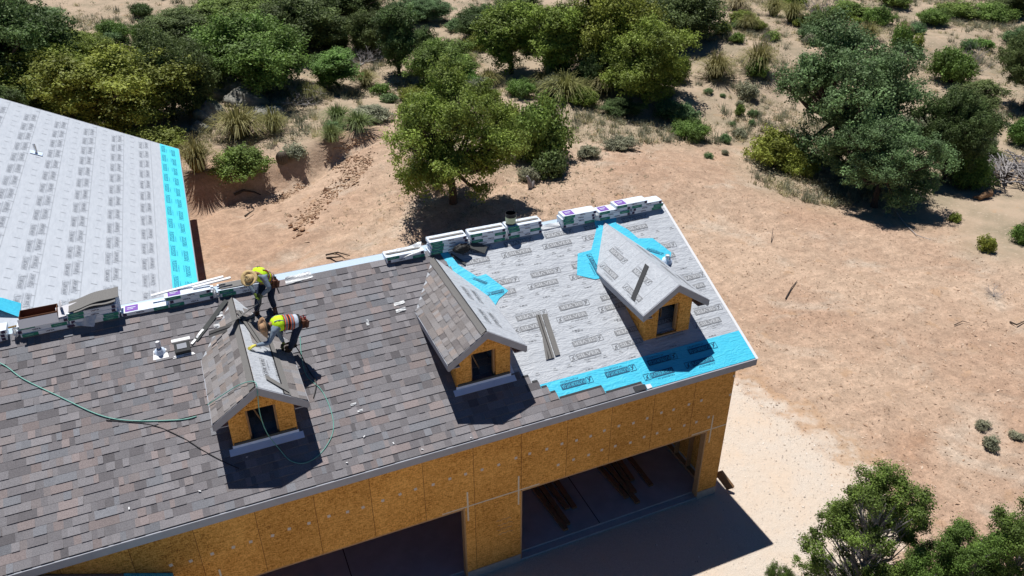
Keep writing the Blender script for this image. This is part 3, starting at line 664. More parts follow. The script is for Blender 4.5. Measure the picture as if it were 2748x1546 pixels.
# ---- dormers
DX = (-11.65, -6.74, -1.80); YD, DA, DK, DW, YW, HW = .44, 7.178, .633, .927, .708, .66
DL = math.hypot(DW, DK)
def ymeet(z): return -OV+(z-EZ)*(RY+OV)/(RZ-EZ)
def zroof(y): return EZ+(y+OV)*(RZ-EZ)/(RY+OV)
for di, x in enumerate(DX):
    zb = zroof(YW); ez = DA-DK
    tz = lambda xx: DA-.12-abs(xx-x)*DK/DW
    # walls: front face with a window hole, two cheeks
    b = MB(); wl, wr, wb_, wt = x-.30, x+.30, 5.60, 6.45; y0, y1 = YW, YW+.06
    L_, R_ = x-HW, x+HW
    def pr(poly): b.prism([(p, y0, q) for p, q in poly], (0, y1-y0, 0))
    pr([(L_, zb-.05), (wl, zb-.05), (wl, tz(wl)), (L_, tz(L_))])
    pr([(wr, zb-.05), (R_, zb-.05), (R_, tz(R_)), (wr, tz(wr))])
    pr([(wl, zb-.05), (wr, zb-.05), (wr, wb_), (wl, wb_)])
    pr([(wl, wt), (wr, wt), (wr, tz(wr)), (x, tz(x)), (wl, tz(wl))])
    for s in (-1, 1):
        xx = x+s*HW; yb = ymeet(tz(xx))
        b.prism([(xx, y1, zb+.0), (xx, yb, tz(xx)), (xx, y1, tz(xx))], (-s*.04, 0, 0))
    dm = b.build('dormer', M['osb2'], garage)
    dm['label'] = ('dormer with one slope shingled and two roofers at its back', 'dormer with shingles on its left slope only', 'dormer wrapped in grey underlayment')[di]
    b = MB()   # rough window frame of studs; black box added to paint the attic dark
    b.aabb((wl, y0+.062, wb_), (wl+.04, y0+.15, wt)); b.aabb((wr-.04, y0+.062, wb_), (wr, y0+.15, wt)); b.aabb((wl, y0-.01, wb_-.05), (wr, y0+.15, wb_-.002)); b.aabb((wl+.04, y0+.062, wt-.04), (wr-.04, y0+.15, wt-.002))
    b.tube([(x-.22, y0+.5, 6.4), (x+.05, y0+.35, 5.65)] if di < 2 else [(x+.1, y0+.5, 6.4), (x+.12, y0+.5, 5.65)], .02, 4)
    b.build('window_frame', M['stud'], dm)
    b = MB(); b.aabb((x-HW+.05, y0+.9, zb-.3), (x+HW-.05, y0+.93, 6.6)); b.aabb((x-HW+.045, y0+.17, 5.5), (x+HW-.045, y0+.9, 5.585)); b.aabb((x-HW+.045, y0+.17, 6.47), (x+HW-.045, y0+.9, 6.5)); b.aabb((x-HW+.045, y0+.17, 5.5), (x-HW+.07, y0+.9, 6.5)); b.aabb((x+HW-.07, y0+.17, 5.5), (x+HW-.045, y0+.9, 6.5)); b.build('attic_shade_box', M['void'], dm)
    # roof planes with thickness
    for s in (-1, 1):
        U_ = Vector((0, 1, 0)); V_ = Vector((-s*DW, 0, DK)).normalized(); N_ = Vector((s*DK, 0, DW)).normalized()
        O_ = Vector((x+s*DW, YD, ez))
        b = MB(); P = [O_, O_+V_*DL, Vector((x, ymeet(DA)+.12, DA)), Vector((x+s*DW, ymeet(ez)+.12, ez))]
        b.prism([p-N_*.004 for p in P], -N_*.05)
        b.build('roof_plane', M['osb2'], dm)
        ymx = lambda v: ymeet(ez+v*DK/DL)-YD
        # cover
        rn = random.Random(di*7+s)
        nm = MB()
        nm.prism([p+N_*.001 for p in P], N_*.006)
        fu = nm.build('dormer_underlayment', M['felt'] , dm)
        def dst(*a, **k):
            q = MB(); stamp(q, *a, **k); q.build('dormer_print', [M['ink'], M['inklight']], fu)
        if di == 2:
            for vv, fl in ((.28, 0), (.62, 1)):
                for k in range(3):
                    u0 = .35+1.18*k+(0.3 if fl else 0)
                    if u0+.86 > ymx(vv)-.05: continue
                    if s < 0:
                        if fl: dst(O_+U_*u0+V_*(vv+.14)+N_*.008, U_, -V_, N_, scale=.95)
                        else: dst(O_+U_*(u0+.86)+V_*(vv-.14)+N_*.008, -U_, V_, N_, scale=.95)
                    else: dst(O_+U_*u0+V_*(vv-.1)+N_*.008, U_, V_, N_, scale=.9)
        elif s > 0:
            for vv in (.55, .85):
                for k in range(2):
                    u0 = .5+1.1*k
                    if u0+.6 < ymx(vv)-.3: dst(O_+U_*u0+V_*(vv-.1)+N_*.008, U_, V_, N_, scale=.8, solid=False)
        b = MB()
        if s < 0 and di < 2:
            shingles(b, O_-U_*.02, U_, V_, N_, 7, DL/7, lambda i, v: (0, ymx(v)-.02+.05), 30+di, WARM, [20, 18, 18, 14, 16, 12], .008, .72, DL)
            # valley weave up onto the main slope
        if s > 0 and di == 0:
            def lim(i, v):
                if i < 2: return (0, ymx(v)+.03)
                if i == 5: return None
                return (1.75, ymx(v)+.03)
            shingles(b, O_-U_*.02, U_, V_, N_, 6, DL/6, lim, 40+di, WARM, [20, 18, 18, 14, 16, 12], .008, 1.0, DL)
        if b.v: b.build('dormer_shingles', M['shingle'], dm)
        # fascia: rake on the front, eave along the side
        b = MB(); F0 = O_+Vector((0, -.001, 0)); F1 = Vector((x, YD-.001, DA))
        b.prism([F0-Vector((0, 0, .185)), F1-Vector((0, 0, .19)), F1-Vector((0, 0, .0)), F0-Vector((0, 0, .0))], (0, -.03, 0))
        b.build('rake_board', M['fascia'], dm)
        b = MB(); yb = ymeet(ez-.0)
        b.prism([Vector((x+s*DW, YD-.03, ez-.16)), Vector((x+s*DW, ymeet(ez-.16), ez-.16)), Vector((x+s*DW, yb, ez-.003)), Vector((x+s*DW, YD-.03, ez-.003))], (s*.025, 0, 0))
        b.build('eave_board', M['fascia'], dm)
        b = MB(); b.prism([Vector((x+s*HW*.99, YD, ez-.15)), Vector((x+s*DW, YD, ez-.15)), Vector((x+s*DW, ymeet(ez-.15), ez-.15)), Vector((x+s*HW*.99, ymeet(ez-.15), ez-.15))], (0, 0, .02)); b.build('dormer_soffit', M['fascia'], dm)
    # metal apron and step flashing
    if di < 2:
        z0 = YW; s0 = (z0+OV)/RV.y
        b = MB(); hw = HW+.10
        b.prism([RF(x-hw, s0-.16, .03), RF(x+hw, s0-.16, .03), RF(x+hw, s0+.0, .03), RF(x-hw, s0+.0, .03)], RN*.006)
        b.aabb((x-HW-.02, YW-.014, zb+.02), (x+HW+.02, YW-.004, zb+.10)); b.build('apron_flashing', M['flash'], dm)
        b = MB(); b.aabb((x-HW+.02, YW-.018, zb+.10), (x+HW-.02, YW-.008, zb+.16)); b.build('membrane_strip', M['stripdark'], dm)
        if di == 1:
            b = MB()
            for k in range(6):
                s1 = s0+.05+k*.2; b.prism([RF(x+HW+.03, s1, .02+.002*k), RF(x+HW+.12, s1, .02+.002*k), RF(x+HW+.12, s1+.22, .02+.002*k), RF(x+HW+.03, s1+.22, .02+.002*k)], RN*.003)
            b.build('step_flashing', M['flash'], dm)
# ridge roll of trim on the shingled dormers (cap strip)
for di, s in ((0, -1), (1, -1)):
    x = DX[di]; b = MB(); V_ = Vector((-s*DW, 0, DK)).normalized(); N_ = Vector((s*DK, 0, DW)).normalized()
    O_ = Vector((x, YD, DA)); U_ = Vector((0, 1, 0)); ln = ymeet(DA)-YD
    b.prism([O_-V_*.15+N_*.026, O_+N_*.028, O_+U_*(ln+.03)+N_*.028, O_-V_*.15+U_*(ln-.1)+N_*.026], N_*.008)
    c = b.build('top_course', M['stripgrey'], garage)
    b = MB(); b.prism([O_-V_*.002+N_*.037, O_+V_*.02+N_*.037, O_+V_*.02+U_*ln*.98+N_*.037, O_+U_*ln*.98+N_*.037], N_*.006); b.build('sealant_line', M['adhesive'], c)
# nailing strips down the right slope of the first dormer
x = DX[0]; V_ = Vector((-DW, 0, DK)).normalized(); N_ = Vector((DK, 0, DW)).normalized(); O_ = Vector((x+DW, YD, DA-DK)); U_ = Vector((0, 1, 0))
b = MB(); v3 = 2*DL/6
b.prism([O_+V_*(v3-.0)+N_*.012, O_+V_*(v3+.14)+N_*.012, O_+V_*(v3+.14)+U_*2.2+N_*.012, O_+V_*v3+U_*2.2+N_*.012], N_*.01); c = b.build('top_course', M['stripgrey'], garage)
b = MB(); b.prism([O_+V_*(v3+.14)+N_*.013, O_+V_*(v3+.165)+N_*.013, O_+V_*(v3+.165)+U_*2.2+N_*.013, O_+V_*(v3+.14)+U_*2.2+N_*.013], N_*.01); b.build('sealant_line', M['adhesive'], c)

# ------------------------------------------------------------------ HOUSE WING behind, roof covered in underlayment
house = thing('house', (-12.2, 25.92, 0), 'low house wing with pale underlayment on its roof and a cyan strip along its eave', 'house', rotz=math.radians(-1.2))
HZ = 3.164; HS = .5; HU = Vector((0, -1, 0)); HV = Vector((-1, 0, .5)).normalized(); HN = Vector((.5, 0, 1)).normalized()
def HP(d, y, h=0): return Vector((0, 0, HZ)) + HV*d + HU*y + HN*h          # y measured towards the camera
HR = 7.25
def gmeet(d):   # where the wing's roof dies into the garage's rear slope
    z = HZ+HV.z*d; return 25.92-(RY+(RZ-z)/BS)+.15
b = MB(); b.prism([HP(0, 0, -.008), HP(HR, 0, -.008), HP(HR, gmeet(HR), -.008), HP(4.6, 17.6, -.008), HP(0, 17.6, -.008)], -HN*.14)
XRG = HP(HR, 0).x; ZRG = HP(HR, 0).z
b.prism([(XRG, 0, ZRG-.008), (XRG*2, 0, HZ), (XRG*2, -17.6, HZ), (XRG, -17.6, ZRG-.008)], Vector((-.5, 0, 1)).normalized()*-.14)
b.build('roof_deck', M['osb2'], house, local=True)
b = MB(); b.face([HP(.84, 0.01), HP(HR, 0.01), HP(HR, gmeet(HR)), HP(4.6, 17.6), HP(.84, 17.6)])
b.face([(XRG, 0, ZRG), (XRG*2, 0, HZ+.01), (XRG*2, -17.6, HZ+.01), (XRG, -17.6, ZRG)])
b.build('underlayment', M['felt_house'], house, local=True)
b = MB(); b.face([HP(0, 0.01, .004), HP(.84, 0.01, .004), HP(.84, 17.6, .004), HP(0, 17.6, .004)]); hb = b.build('eave_membrane', M['blue_house'], house, local=True)
b = MB(); rng = random.Random(8)
for c0 in range(6):
    for j, (dd, off) in enumerate(((1.36, .0), (1.60, .22))):
        d = dd+1.11*c0
        for k in range(16):
            y = .35+1.18*k+off+.13*c0
            if y+.86 > (17.5 if d < 4.6 else gmeet(d)-.2) or d+.16 > HR: continue
            if j: stamp(b, HP(d, y, .004), HU, HV*1.0, HN, solid=False)
            else: stamp(b, HP(d+.16, y+.86, .004), -HU, -HV, HN, solid=False)
    for k in range(26):
        y = .3+.66*k
        for dd in (.35, .78):
            d = 1.6+1.11*c0+dd
            if y < (17.4 if d < 4.6 else gmeet(d)-.2) and d < HR-.1: rect(b, HP(d, y+rng.uniform(-.1, .1), .006), HV, HU, HN, 0, 0, .17, .028, 0, 1)
b.build('printed_mark', [M['inkhouse'], M['inkhouse']], house, local=True)
b = MB()
for dd, off, fl in ((.36, .1, 0), (.62, -.1, 1)):
    for k in range(15):
        y = .3+1.18*k+off
        if y+.7 > 17.5: continue
        if fl: stamp(b, HP(dd, y, .006), HU, HV, HN, 'PLATINUM')
        else: stamp(b, HP(dd, y+.86, .006), -HU, -HV, HN, 'PLATINUM')
b.build('membrane_print', [M['inkcyan'], M['blue_house']], hb, local=True)
b = MB(); b.prism([HP(0, -.003, -.2), HP(HR, -.003, -.2), HP(HR, -.003, .0), HP(0, -.003, 0)], (0, .03, 0)); b.aabb((0.002, 0, HZ-.22), (.03, -17.6, HZ-.01)); b.build('fascia', M['fascia'], house, local=True)
b = MB(); b.aabb((-.4, -.4, -.2), (-.55, -17.4, HZ-.02)); b.prism([(-.45, -.4, -.2), (XRG*2+.4, -.4, -.2), (XRG*2+.4, -.4, HZ-.1), (XRG, -.4, ZRG-.3), (-.45, -.4, HZ-.1)], (0, -.15, 0))
b.build('wall', M['osb2'], house, local=True)
# small vent and things on the wing's roof
def on_house(d, y, h=0):
    p = HP(d, y, h); R_ = Matrix.Rotation(math.radians(-1.2), 3, 'Z'); return R_ @ p + Vector((-12.2, 25.92, 0))
p = on_house(5.44, 5.3, .0)
t = thing('pipe_vent', p, 'small pipe vent on the pale roof of the house wing', 'roof vent')
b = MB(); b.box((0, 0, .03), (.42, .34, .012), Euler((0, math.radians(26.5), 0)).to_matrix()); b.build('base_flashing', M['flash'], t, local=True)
b = MB(); b.tube([(0, 0, 0), (0, 0, .38)], .045, 10); b.build('pipe', M['metal'], t, local=True)
# blue folded membrane near the valley
b = MB(); q = [on_house(4.9, 16.75, .02), on_house(6.2, 16.7, .02), on_house(5.7, 17.6, .3), on_house(4.85, 17.5, .02)]; pk = on_house(5.35, 16.95, .20)
for i in range(4): b.face([q[i], q[(i+1) % 4], pk])
o = b.build('membrane_scrap', M['blue']); tag(o, 'folded scrap of pale blue membrane lying at the left edge behind the leftmost bundles', 'membrane scrap')
# lower porch roof at the bottom left corner of the view
pz = G(180, 1446, 2.6)
porch = thing('porch_roof', (pz.x, pz.y, 0), 'low gabled porch roof with blue membrane against the garage wall, bottom left', 'porch')
def PP(x, y, h=0): return Vector((x, y, 3.38+(-14.0-x)*.47+h))
b = MB(); b.prism([PP(-14.0, -.02), PP(-16.2, -.02), PP(-16.2, -2.8), PP(-14.0, -2.8)], (0, 0, -.12)); b.prism([(-16.2, -.02, 4.414), (-18.4, -.02, 3.38), (-18.4, -2.8, 3.38), (-16.2, -2.8, 4.414)], (0, 0, -.12)); b.build('roof_deck', M['stripgrey'], porch)
b = MB(); b.prism([PP(-14.0, -.02, .003), PP(-14.85, -.02, .003), PP(-14.85, -2.8, .003), PP(-14.0, -2.8, .003)], (0, 0, .006)); b.build('eave_membrane', M['blue'], porch)
for px_ in (-18.2, -14.2):
    b = MB(); b.aabb((px_-.07, -2.75, 0), (px_+.07, -2.61, 3.34)); b.build('post', M['stud'], porch)

# ------------------------------------------------------------------ RIDGE BUNDLES
BW, BH, BL = .34, .088, 1.0
def bundle(x, lvl, label, rotz=0., dy=0., flip=False, opened=False, zoff=0, L=BL, group='wrapped shingle bundles on the ridge'):
    z = RZ-.035+lvl*BH+zoff
    t = thing('shingle_bundle', (x, RY+.0+dy, z), label, 'shingle bundle', group, rotz)
    r = random.Random(int(x*97)+lvl)
    b = MB(); n = 10; vs = []; h = BH-.004; w = BW
    prof = [(-w/2, 0), (-w/2-.006, h*.5), (-w/2, h), (0, h+.002), (w/2, h), (w/2+.006, h*.5), (w/2, 0)]
    for i in range(n+1):
        u = -L/2+L*i/n; k = .94 if i in (0, n) else 1
        for (py, pz_) in prof: vs.append((u, py*k, pz_*k+(h*(1-k)/2)+r.uniform(-.002, .002)))
    m_ = len(prof); fs = [(i*m_+j, i*m_+(j+1) % m_, (i+1)*m_+(j+1) % m_, (i+1)*m_+j) for i in range(n) for j in range(m_)]+[tuple(range(m_))[::-1], tuple(range(n*m_, (n+1)*m_))]
    b.raw(vs, fs); b.build('wrapper', M['paper'], t, local=True)
    U_, Vv, Ny = Vector((1, 0, 0)), Vector((0, 0, 1)), Vector((0, -1, 0)); P0 = Vector((0, -w/2-.009, 0)); g = -1 if not flip else 1
    xg = -.47 if not flip else .17
    b = MB(); rect(b, P0, U_, Vv, Ny, xg, .006, xg+.31, h-.004, 0, 0); rect(b, P0, U_, Vv, Ny, xg+.05, h*.52, xg+.22, h*.64, .002, 1); rect(b, P0, U_, Vv, Ny, xg+.08, h*.32, xg+.2, h*.40, .002, 1)
    b.build('green_panel', [M['green'], M['greenlight']], t, local=True)
    b = MB(); xk = .40 if not flip else -.47
    rect(b, P0, U_, Vv, Ny, xk, .012, xk+.075, h-.008, 0, 0); b.build('emblem', M['indigo'], t, local=True)
    b = MB(); put_text(b, 'VISTA', P0+U_*(-.02 if not flip else -.2)+Vv*.028, U_, Vv, Ny, .17, .036, .001, 0, .03); b.build('lettering', M['indigo'], t, local=True)
    if not opened:
        T0 = Vector((0, 0, h+.005)); b = MB(); Vt = Vector((0, 1, 0)); Nz = Vector((0, 0, 1))
        xp = -.42; rect(b, T0, U_, Vt, Nz, xp, -.13, xp+.27, .13, 0, 0)
        rect(b, T0, U_, Vt, Nz, xp+.04, .02, xp+.22, .045, .002, 1); rect(b, T0, U_, Vt, Nz, xp+.04, -.04, xp+.17, -.02, .002, 1); b.build('purple_panel', [M['purple'], M['paper']], t, local=True)
    else:
        b = MB(); gw = .26 if opened == 2 else .07
        for k in range(3): b.box((.02*k-.02, .02-.02*k, h+.006+.006*k), (L*.88, gw-.01*k, .005), None)
        b.build('loose_shingles', M['stripgrey'], t, local=True)
        if opened != 2:
            for y_, w_, z_ in ((-.11, .10, .012), (.12, .11, .02)):
                b = MB(); vs = []
                for i in range(13):
                    u = -L*.49+L*.98*i/12; q = r.uniform(-.004, .006)
                    vs += [(u, y_-w_/2, h+.001), (u, y_, h+z_+q), (u, y_+w_/2, h+.004)]
                b.raw(vs, [(i*3+j, i*3+3+j, i*3+4+j, i*3+1+j) for i in range(12) for j in range(2)]); b.build('wrapper_flap', M['paper'], t, local=True)
    return t
WORDS = {1: ['only one'], 2: ['bottom', 'top'], 3: ['bottom', 'middle', 'top'], 4: ['bottom', 'second', 'third', 'top']}
def stack(x, n, phrase, seed, opened=False, flips=()):
    r = random.Random(seed)
    for k in range(n):
        lab = ('white shingle bundle, %s of the %d %s' % (WORDS[n][k], n, phrase)) if n > 1 else 'white wrapped shingle bundle lying alone '+phrase
        bundle(x+r.uniform(-.035, .035), k, lab, r.uniform(-.02, .02), r.uniform(-.012, .012), flip=(k in flips), opened=(opened if k == n-1 else False))
stack(-16.75, 3, 'at the left edge of the ridge', 1)
stack(-15.55, 3, 'under the open brown carton', 2, flips=(1,))
stack(-14.55, 4, 'under the torn plastic', 3, opened=2, flips=(0, 1))
stack(-13.50, 1, 'left of the white edge strips', 4, flips=(0,))
stack(-12.55, 3, 'beneath the long white edge strips', 5, flips=(1,))
stack(-11.42, 2, 'behind the straw hatted roofer', 6, opened=2)
stack(-7.42, 2, 'half covered by draped white plastic', 7, opened=True, flips=(0,))
stack(-6.30, 4, 'beside the black sack', 8, opened=True)
stack(-5.23, 4, 'between the black sack and the black bucket', 9, opened=True, flips=(0, 2))
stack(-4.17, 4, 'under the black bucket', 10, opened=True, flips=(1,))
stack(-2.56, 4, 'just right of the gap in the row', 11, flips=(0,))
stack(-1.45, 3, 'above the last dormer', 12, flips=(1,))
stack(-.42, 3, 'at the right end of the ridge', 13, flips=(0, 1))
bundle(-.93, 3, 'white wrapped shingle bundle bridging the two rightmost stacks', .0)
# crumpled plastic twists between stacks
def crumple(name, pts, label, cat, mt, seed, amp=.05, n=14, group=None, thick=.0):
    """a rumpled sheet spanned between four corner points"""
    r = random.Random(seed); b = MB(); A, B_, C_, D_ = [Vector(p) for p in pts]; vs = []
    ph = [(r.uniform(2, 9), r.uniform(2, 9), r.uniform(0, 6)) for _ in range(7)]
    nn = (B_-A).cross(D_-A).normalized()
    for j in range(n+1):
        for i in range(n+1):
            u, v = i/n, j/n; p = (A*(1-u)+B_*u)*(1-v)+(D_*(1-u)+C_*u)*v
            z = sum(math.sin(a*u+c*v+q) for a, c, q in ph)/7
            vs.append(p+nn*(z*amp*2+r.uniform(-.12, .12)*amp)+Vector((r.uniform(-1, 1), r.uniform(-1, 1), 0))*amp*.15*(1 if i in (0, n) or j in (0, n) else .3))
    b.raw(vs, [(j*(n+1)+i, j*(n+1)+i+1, (j+1)*(n+1)+i+1, (j+1)*(n+1)+i) for j in range(n) for i in range(n)])
    o = b.build(name, mt, smooth=False)
    o['label'] = label; o['category'] = cat
    if group: o['group'] = group
    return o
def bag(name, c, rad, label, cat, mt, seed):
    r = random.Random(seed); b = MB(); n, m_ = 18, 12; vs = []
    ph = [(r.randint(2, 6), r.randint(1, 5), r.uniform(0, 6)) for _ in range(8)]
    for j in range(m_+1):
        th = math.pi*j/m_
        for i in range(n):
            a = 2*math.pi*i/n; k = 1+.16*sum(math.sin(p*a+q*th+f) for p, q, f in ph)/3
            vs.append((c[0]+rad[0]*k*math.sin(th)*math.cos(a), c[1]+rad[1]*k*math.sin(th)*math.sin(a), c[2]+rad[2]*k*math.cos(th)))
    b.raw(vs, [(j*n+i, j*n+(i+1) % n, (j+1)*n+(i+1) % n, (j+1)*n+i) for j in range(m_) for i in range(n)])
    return tag(b.build(name, mt), label, cat)
crumple('plastic_sheet', [(-7.75, RY-.19, RZ+.0), (-7.05, RY-.22, RZ+.17), (-6.92, RY+.16, RZ+.20), (-7.6, RY+.1, RZ+.19)], 'crumpled white plastic draped over the low bundles left of the black sack', 'plastic sheet', M['plastic'], 21, .03)
crumple('plastic_sheet', [(-14.95, RY-.22, RZ+.02), (-14.6, RY-.36, RZ-.02), (-14.35, RY+.0, RZ+.42), (-15.1, RY+.05, RZ+.36)], 'torn white plastic hanging down in front of the loose grey shingles', 'plastic sheet', M['plastic'], 22, .04)
crumple('plastic_sheet', [(-14.12, RY-.16, RZ+.08), (-14.0, RY-.1, RZ+.1), (-14.0, RY+.2, RZ+.42), (-14.2, RY+.15, RZ+.42)], 'upright white plastic twist at the right end of the loose grey shingles', 'plastic sheet', M['plastic'], 23, .03)
crumple('plastic_sheet', [RF(-10.42, 5.05, .03), RF(-9.75, 5.12, .03), RF(-9.8, 5.3, .06), RF(-10.4, 5.25, .06)], 'flat crumpled white plastic on the ridge right of the roofers', 'plastic sheet', M['plastic'], 24, .03)
for i, (xx, lab) in enumerate(((-5.76, 'twisted clear wrapper end right of the black sack'), (-4.72, 'twisted clear wrapper end left of the bucket'), (-2.0, 'twisted clear wrapper end above the last dormer'), (-12.02, 'twisted clear wrapper end at the right tip of the white edge strips'), (-16.1, 'twisted clear wrapper end left of the brown carton'))):
    bag('wrapper_twist', (xx, RY-.12, RZ+.09), (.05, .09, .11), lab, 'plastic wrapper', M['plastic'], 50+i)
bag('sack', (-6.02, RY-.32, RZ+.06), (.21, .13, .12), 'limp black sack slumped against the bundles on the ridge', 'sack', M['black'], 31)
crumple('plastic_sheet', [RF(-3.65, 5.16, .02), RF(-3.0, 5.16, .03), RF(-3.05, 5.3, .05), RF(-3.6, 5.3, .05)], 'torn white and green wrapper lying in the gap between bundle stacks', 'plastic sheet', M['plastic'], 26, .02)
# loose grey shingles curled over the fourth stack
def slab_strip(name, A, B_, w, wdir, sag, label, cat, mt, seed, th=.012, n=16, wave=.0, group=None, twist=0, adhesive=False):
    """a floppy board or strip from A to B"""
    A, B_, wdir = Vector(A), Vector(B_), Vector(wdir).normalized(); d = (B_-A); b = MB(); vs = []; r = random.Random(seed)
    up = wdir.cross(d.normalized()); up = up if up.z > 0 else -up
    for i in range(n+1):
        t_ = i/n; p = A+d*t_+up*(-4*sag*t_*(1-t_)+wave*math.sin(t_*9+seed))
        ww = (Matrix.Rotation(twist*(t_-.5), 3, d.normalized()) @ wdir)*w/2
        vs += [p-ww, p+ww, p+ww+up*th, p-ww+up*th]
    fs = [(i*4+j, i*4+(j+1) % 4, i*4+4+(j+1) % 4, i*4+4+j) for i in range(n) for j in range(4)]+[(0, 1, 2, 3), (n*4+3, n*4+2, n*4+1, n*4)]
    b.raw(vs, fs); o = b.build(name, mt); tag(o, label, cat, group)
    if adhesive:
        b2 = MB(); vs = []
        for i in range(n+1):
            p = (Vector(b.v[i*4+2])+Vector(b.v[i*4+3]))/2+up*.002; vs += [p-wdir*.012, p+wdir*.012]
        b2.raw(vs, [(i*2, i*2+1, i*2+3, i*2+2) for i in range(n)]); b2.build('adhesive_line', M['adhesive'], o)
    return o
slab_strip('loose_shingle', (-15.0, RY+.02, RZ+.36), (-13.98, RY+.05, RZ+.50), .40, (0, 1, .1), -.03, 'curled grey shingle lying uppermost on the torn stack', 'shingle', M['stripgrey'], 3, wave=.012)
slab_strip('loose_shingle', (-14.9, RY-.10, RZ+.34), (-14.05, RY-.12, RZ+.42), .30, (0, 1, -.1), -.02, 'curled grey shingle hanging over the front of the torn stack', 'shingle', M['stripgrey'], 4, wave=.015)
b = MB(); b.aabb((-15.95, RY-.14, RZ+.235), (-15.22, RY+.20, RZ+.245))
for a_, c_ in (((-15.95, RY-.14), (-15.22, RY-.13)), ((-15.95, RY+.19), (-15.22, RY+.20)), ((-15.95, RY-.13), (-15.94, RY+.19)), ((-15.23, RY-.13), (-15.22, RY+.19))): b.aabb((a_[0], a_[1], RZ+.245), (c_[0], c_[1], RZ+.42))
ct = thing('carton', (-15.6, RY, RZ+.235), 'open brown and white cardboard carton lying on the left bundles', 'carton'); b.build('tray', M['carton'], ct)
b = MB(); b.box((-15.6, RY-.20, RZ+.30), (.76, .012, .20), Euler((math.radians(-28), 0, 0)).to_matrix()); b.build('front_flap', M['cartonlight'], ct)
b = MB(); b.box((-15.14, RY+.02, RZ+.48), (.10, .2, .01), Euler((.2, -1.0, 0)).to_matrix()); b.build('side_flap', M['cartonlight'], ct)
b = MB(); b.box((-14.98, RY-.03, RZ+.34), (.55, .30, .012), Euler((.35, -.08, .05)).to_matrix()); o = b.build('flattened_carton', M['cartonlight']); tag(o, 'flattened pale carton between the brown carton and the torn plastic', 'carton')
bag('paper_cup', (-15.55, RY+.55, RZ-.1), (.1, .1, .12), 'crumpled white wrapper ball behind the brown carton', 'plastic wrapper', M['plastic'], 61)
# long white edge strips lying on the fifth stack
for k, lab in ((0, 'long white metal edge strip, the higher of the two on the ridge bundles'), (1, 'long white metal edge strip, the lower of the two on the ridge bundles')):
    slab_strip('edge_strip', (-13.35+k*.9, RY+.10-.1*k, RZ+.20+.06*k), (-11.75+.15*k, RY+.12-.1*k, RZ+.32-.01*k), .06, (0, 1, .2), 0, lab, 'metal strip', M['trimwhite'], k, th=.03, n=2)
# bucket with a brush handle
t = thing('bucket', (-4.52, RY-.02, RZ-.035+4*BH+.03), 'black bucket with cream label and a stick standing in it, on the ridge bundles', 'bucket')
zz = RZ-.035+4*BH+.03
b = MB(); b.lathe((-4.52, RY-.02, zz), (0, 0, 1), [(.001, .0), (.13, 0), (.145, .27), (.15, .28), (.15, .30), (.138, .30), (.125, .02), (.001, .02)], 20); b.build('pail', M['black'], t)
b = MB(); b.lathe((-4.52, RY-.02, zz), (0, 0, 1), [(.1335, .03), (.1435, .20)], 20); b.build('paper_label', M['cream'], t)
b = MB(); b.tube([(-4.42, RY+.02, zz+.05), (-4.39, RY+.04, zz+.48)], [.012, .016], 6); b.build('stick', M['black'], t)
b = MB(); b.tube([(-4.40, RY-.1, zz+.25), (-4.36, RY-.14, zz+.1), (-4.40, RY-.13, zz-.02)], .006, 5); b.build('handle', M['metal'], t)

# ------------------------------------------------------------------ things lying on the roof
slab_strip('plank', RF(-6.0, 5.28, .16), RF(-5.36, 4.86, .05), .25, RV*.8+RU*.6, 0, 'short grey board leaning from the black sack down the roof', 'board', M['stripdark'], 1, th=.03, n=2)
slab_strip('dark_strip', RF(-6.28, 4.98, .03), RF(-6.02, 4.58, .03), .07, RV+RU, .0, 'thin grey offcut on the blue membrane left of the grey board', 'offcut', M['stripdark'], 1, th=.01, n=3)
for k, (xa, sa, xb, sb, w_, lab) in enumerate(((-4.87, 2.0, -5.02, 1.42, .13, 'short grey shingle strip, leftmost of the three between the dormers'), (-4.78, 2.66, -4.93, 1.42, .13, 'grey shingle strip with dark line, middle of the three between the dormers'), (-4.62, 2.64, -4.76, 1.46, .13, 'grey shingle strip, rightmost of the three between the dormers'))):
    slab_strip('shingle_strip', RF(xa, sa, .02+.004*k), RF(xb, sb, .02+.004*k), w_, RU, 0, lab, 'shingle strip', M['stripgrey'], k, th=.012, n=6, wave=.002, adhesive=(k != 2))
# dark strip on the left slope of the last dormer
x = DX[2]; V_ = Vector((DW, 0, DK)).normalized(); N_ = Vector((-DK, 0, DW)).normalized(); O_ = Vector((x-DW, YD, DA-DK)); U_ = Vector((0, 1, 0))
slab_strip('dark_strip', O_+U_*.62+V_*.10+N_*.02, O_+U_*1.22+V_*.98+N_*.02, .17, U_, 0, 'dark grey strip lying across the left slope of the last dormer', 'shingle strip', M['dark'], 1, th=.012, n=2)
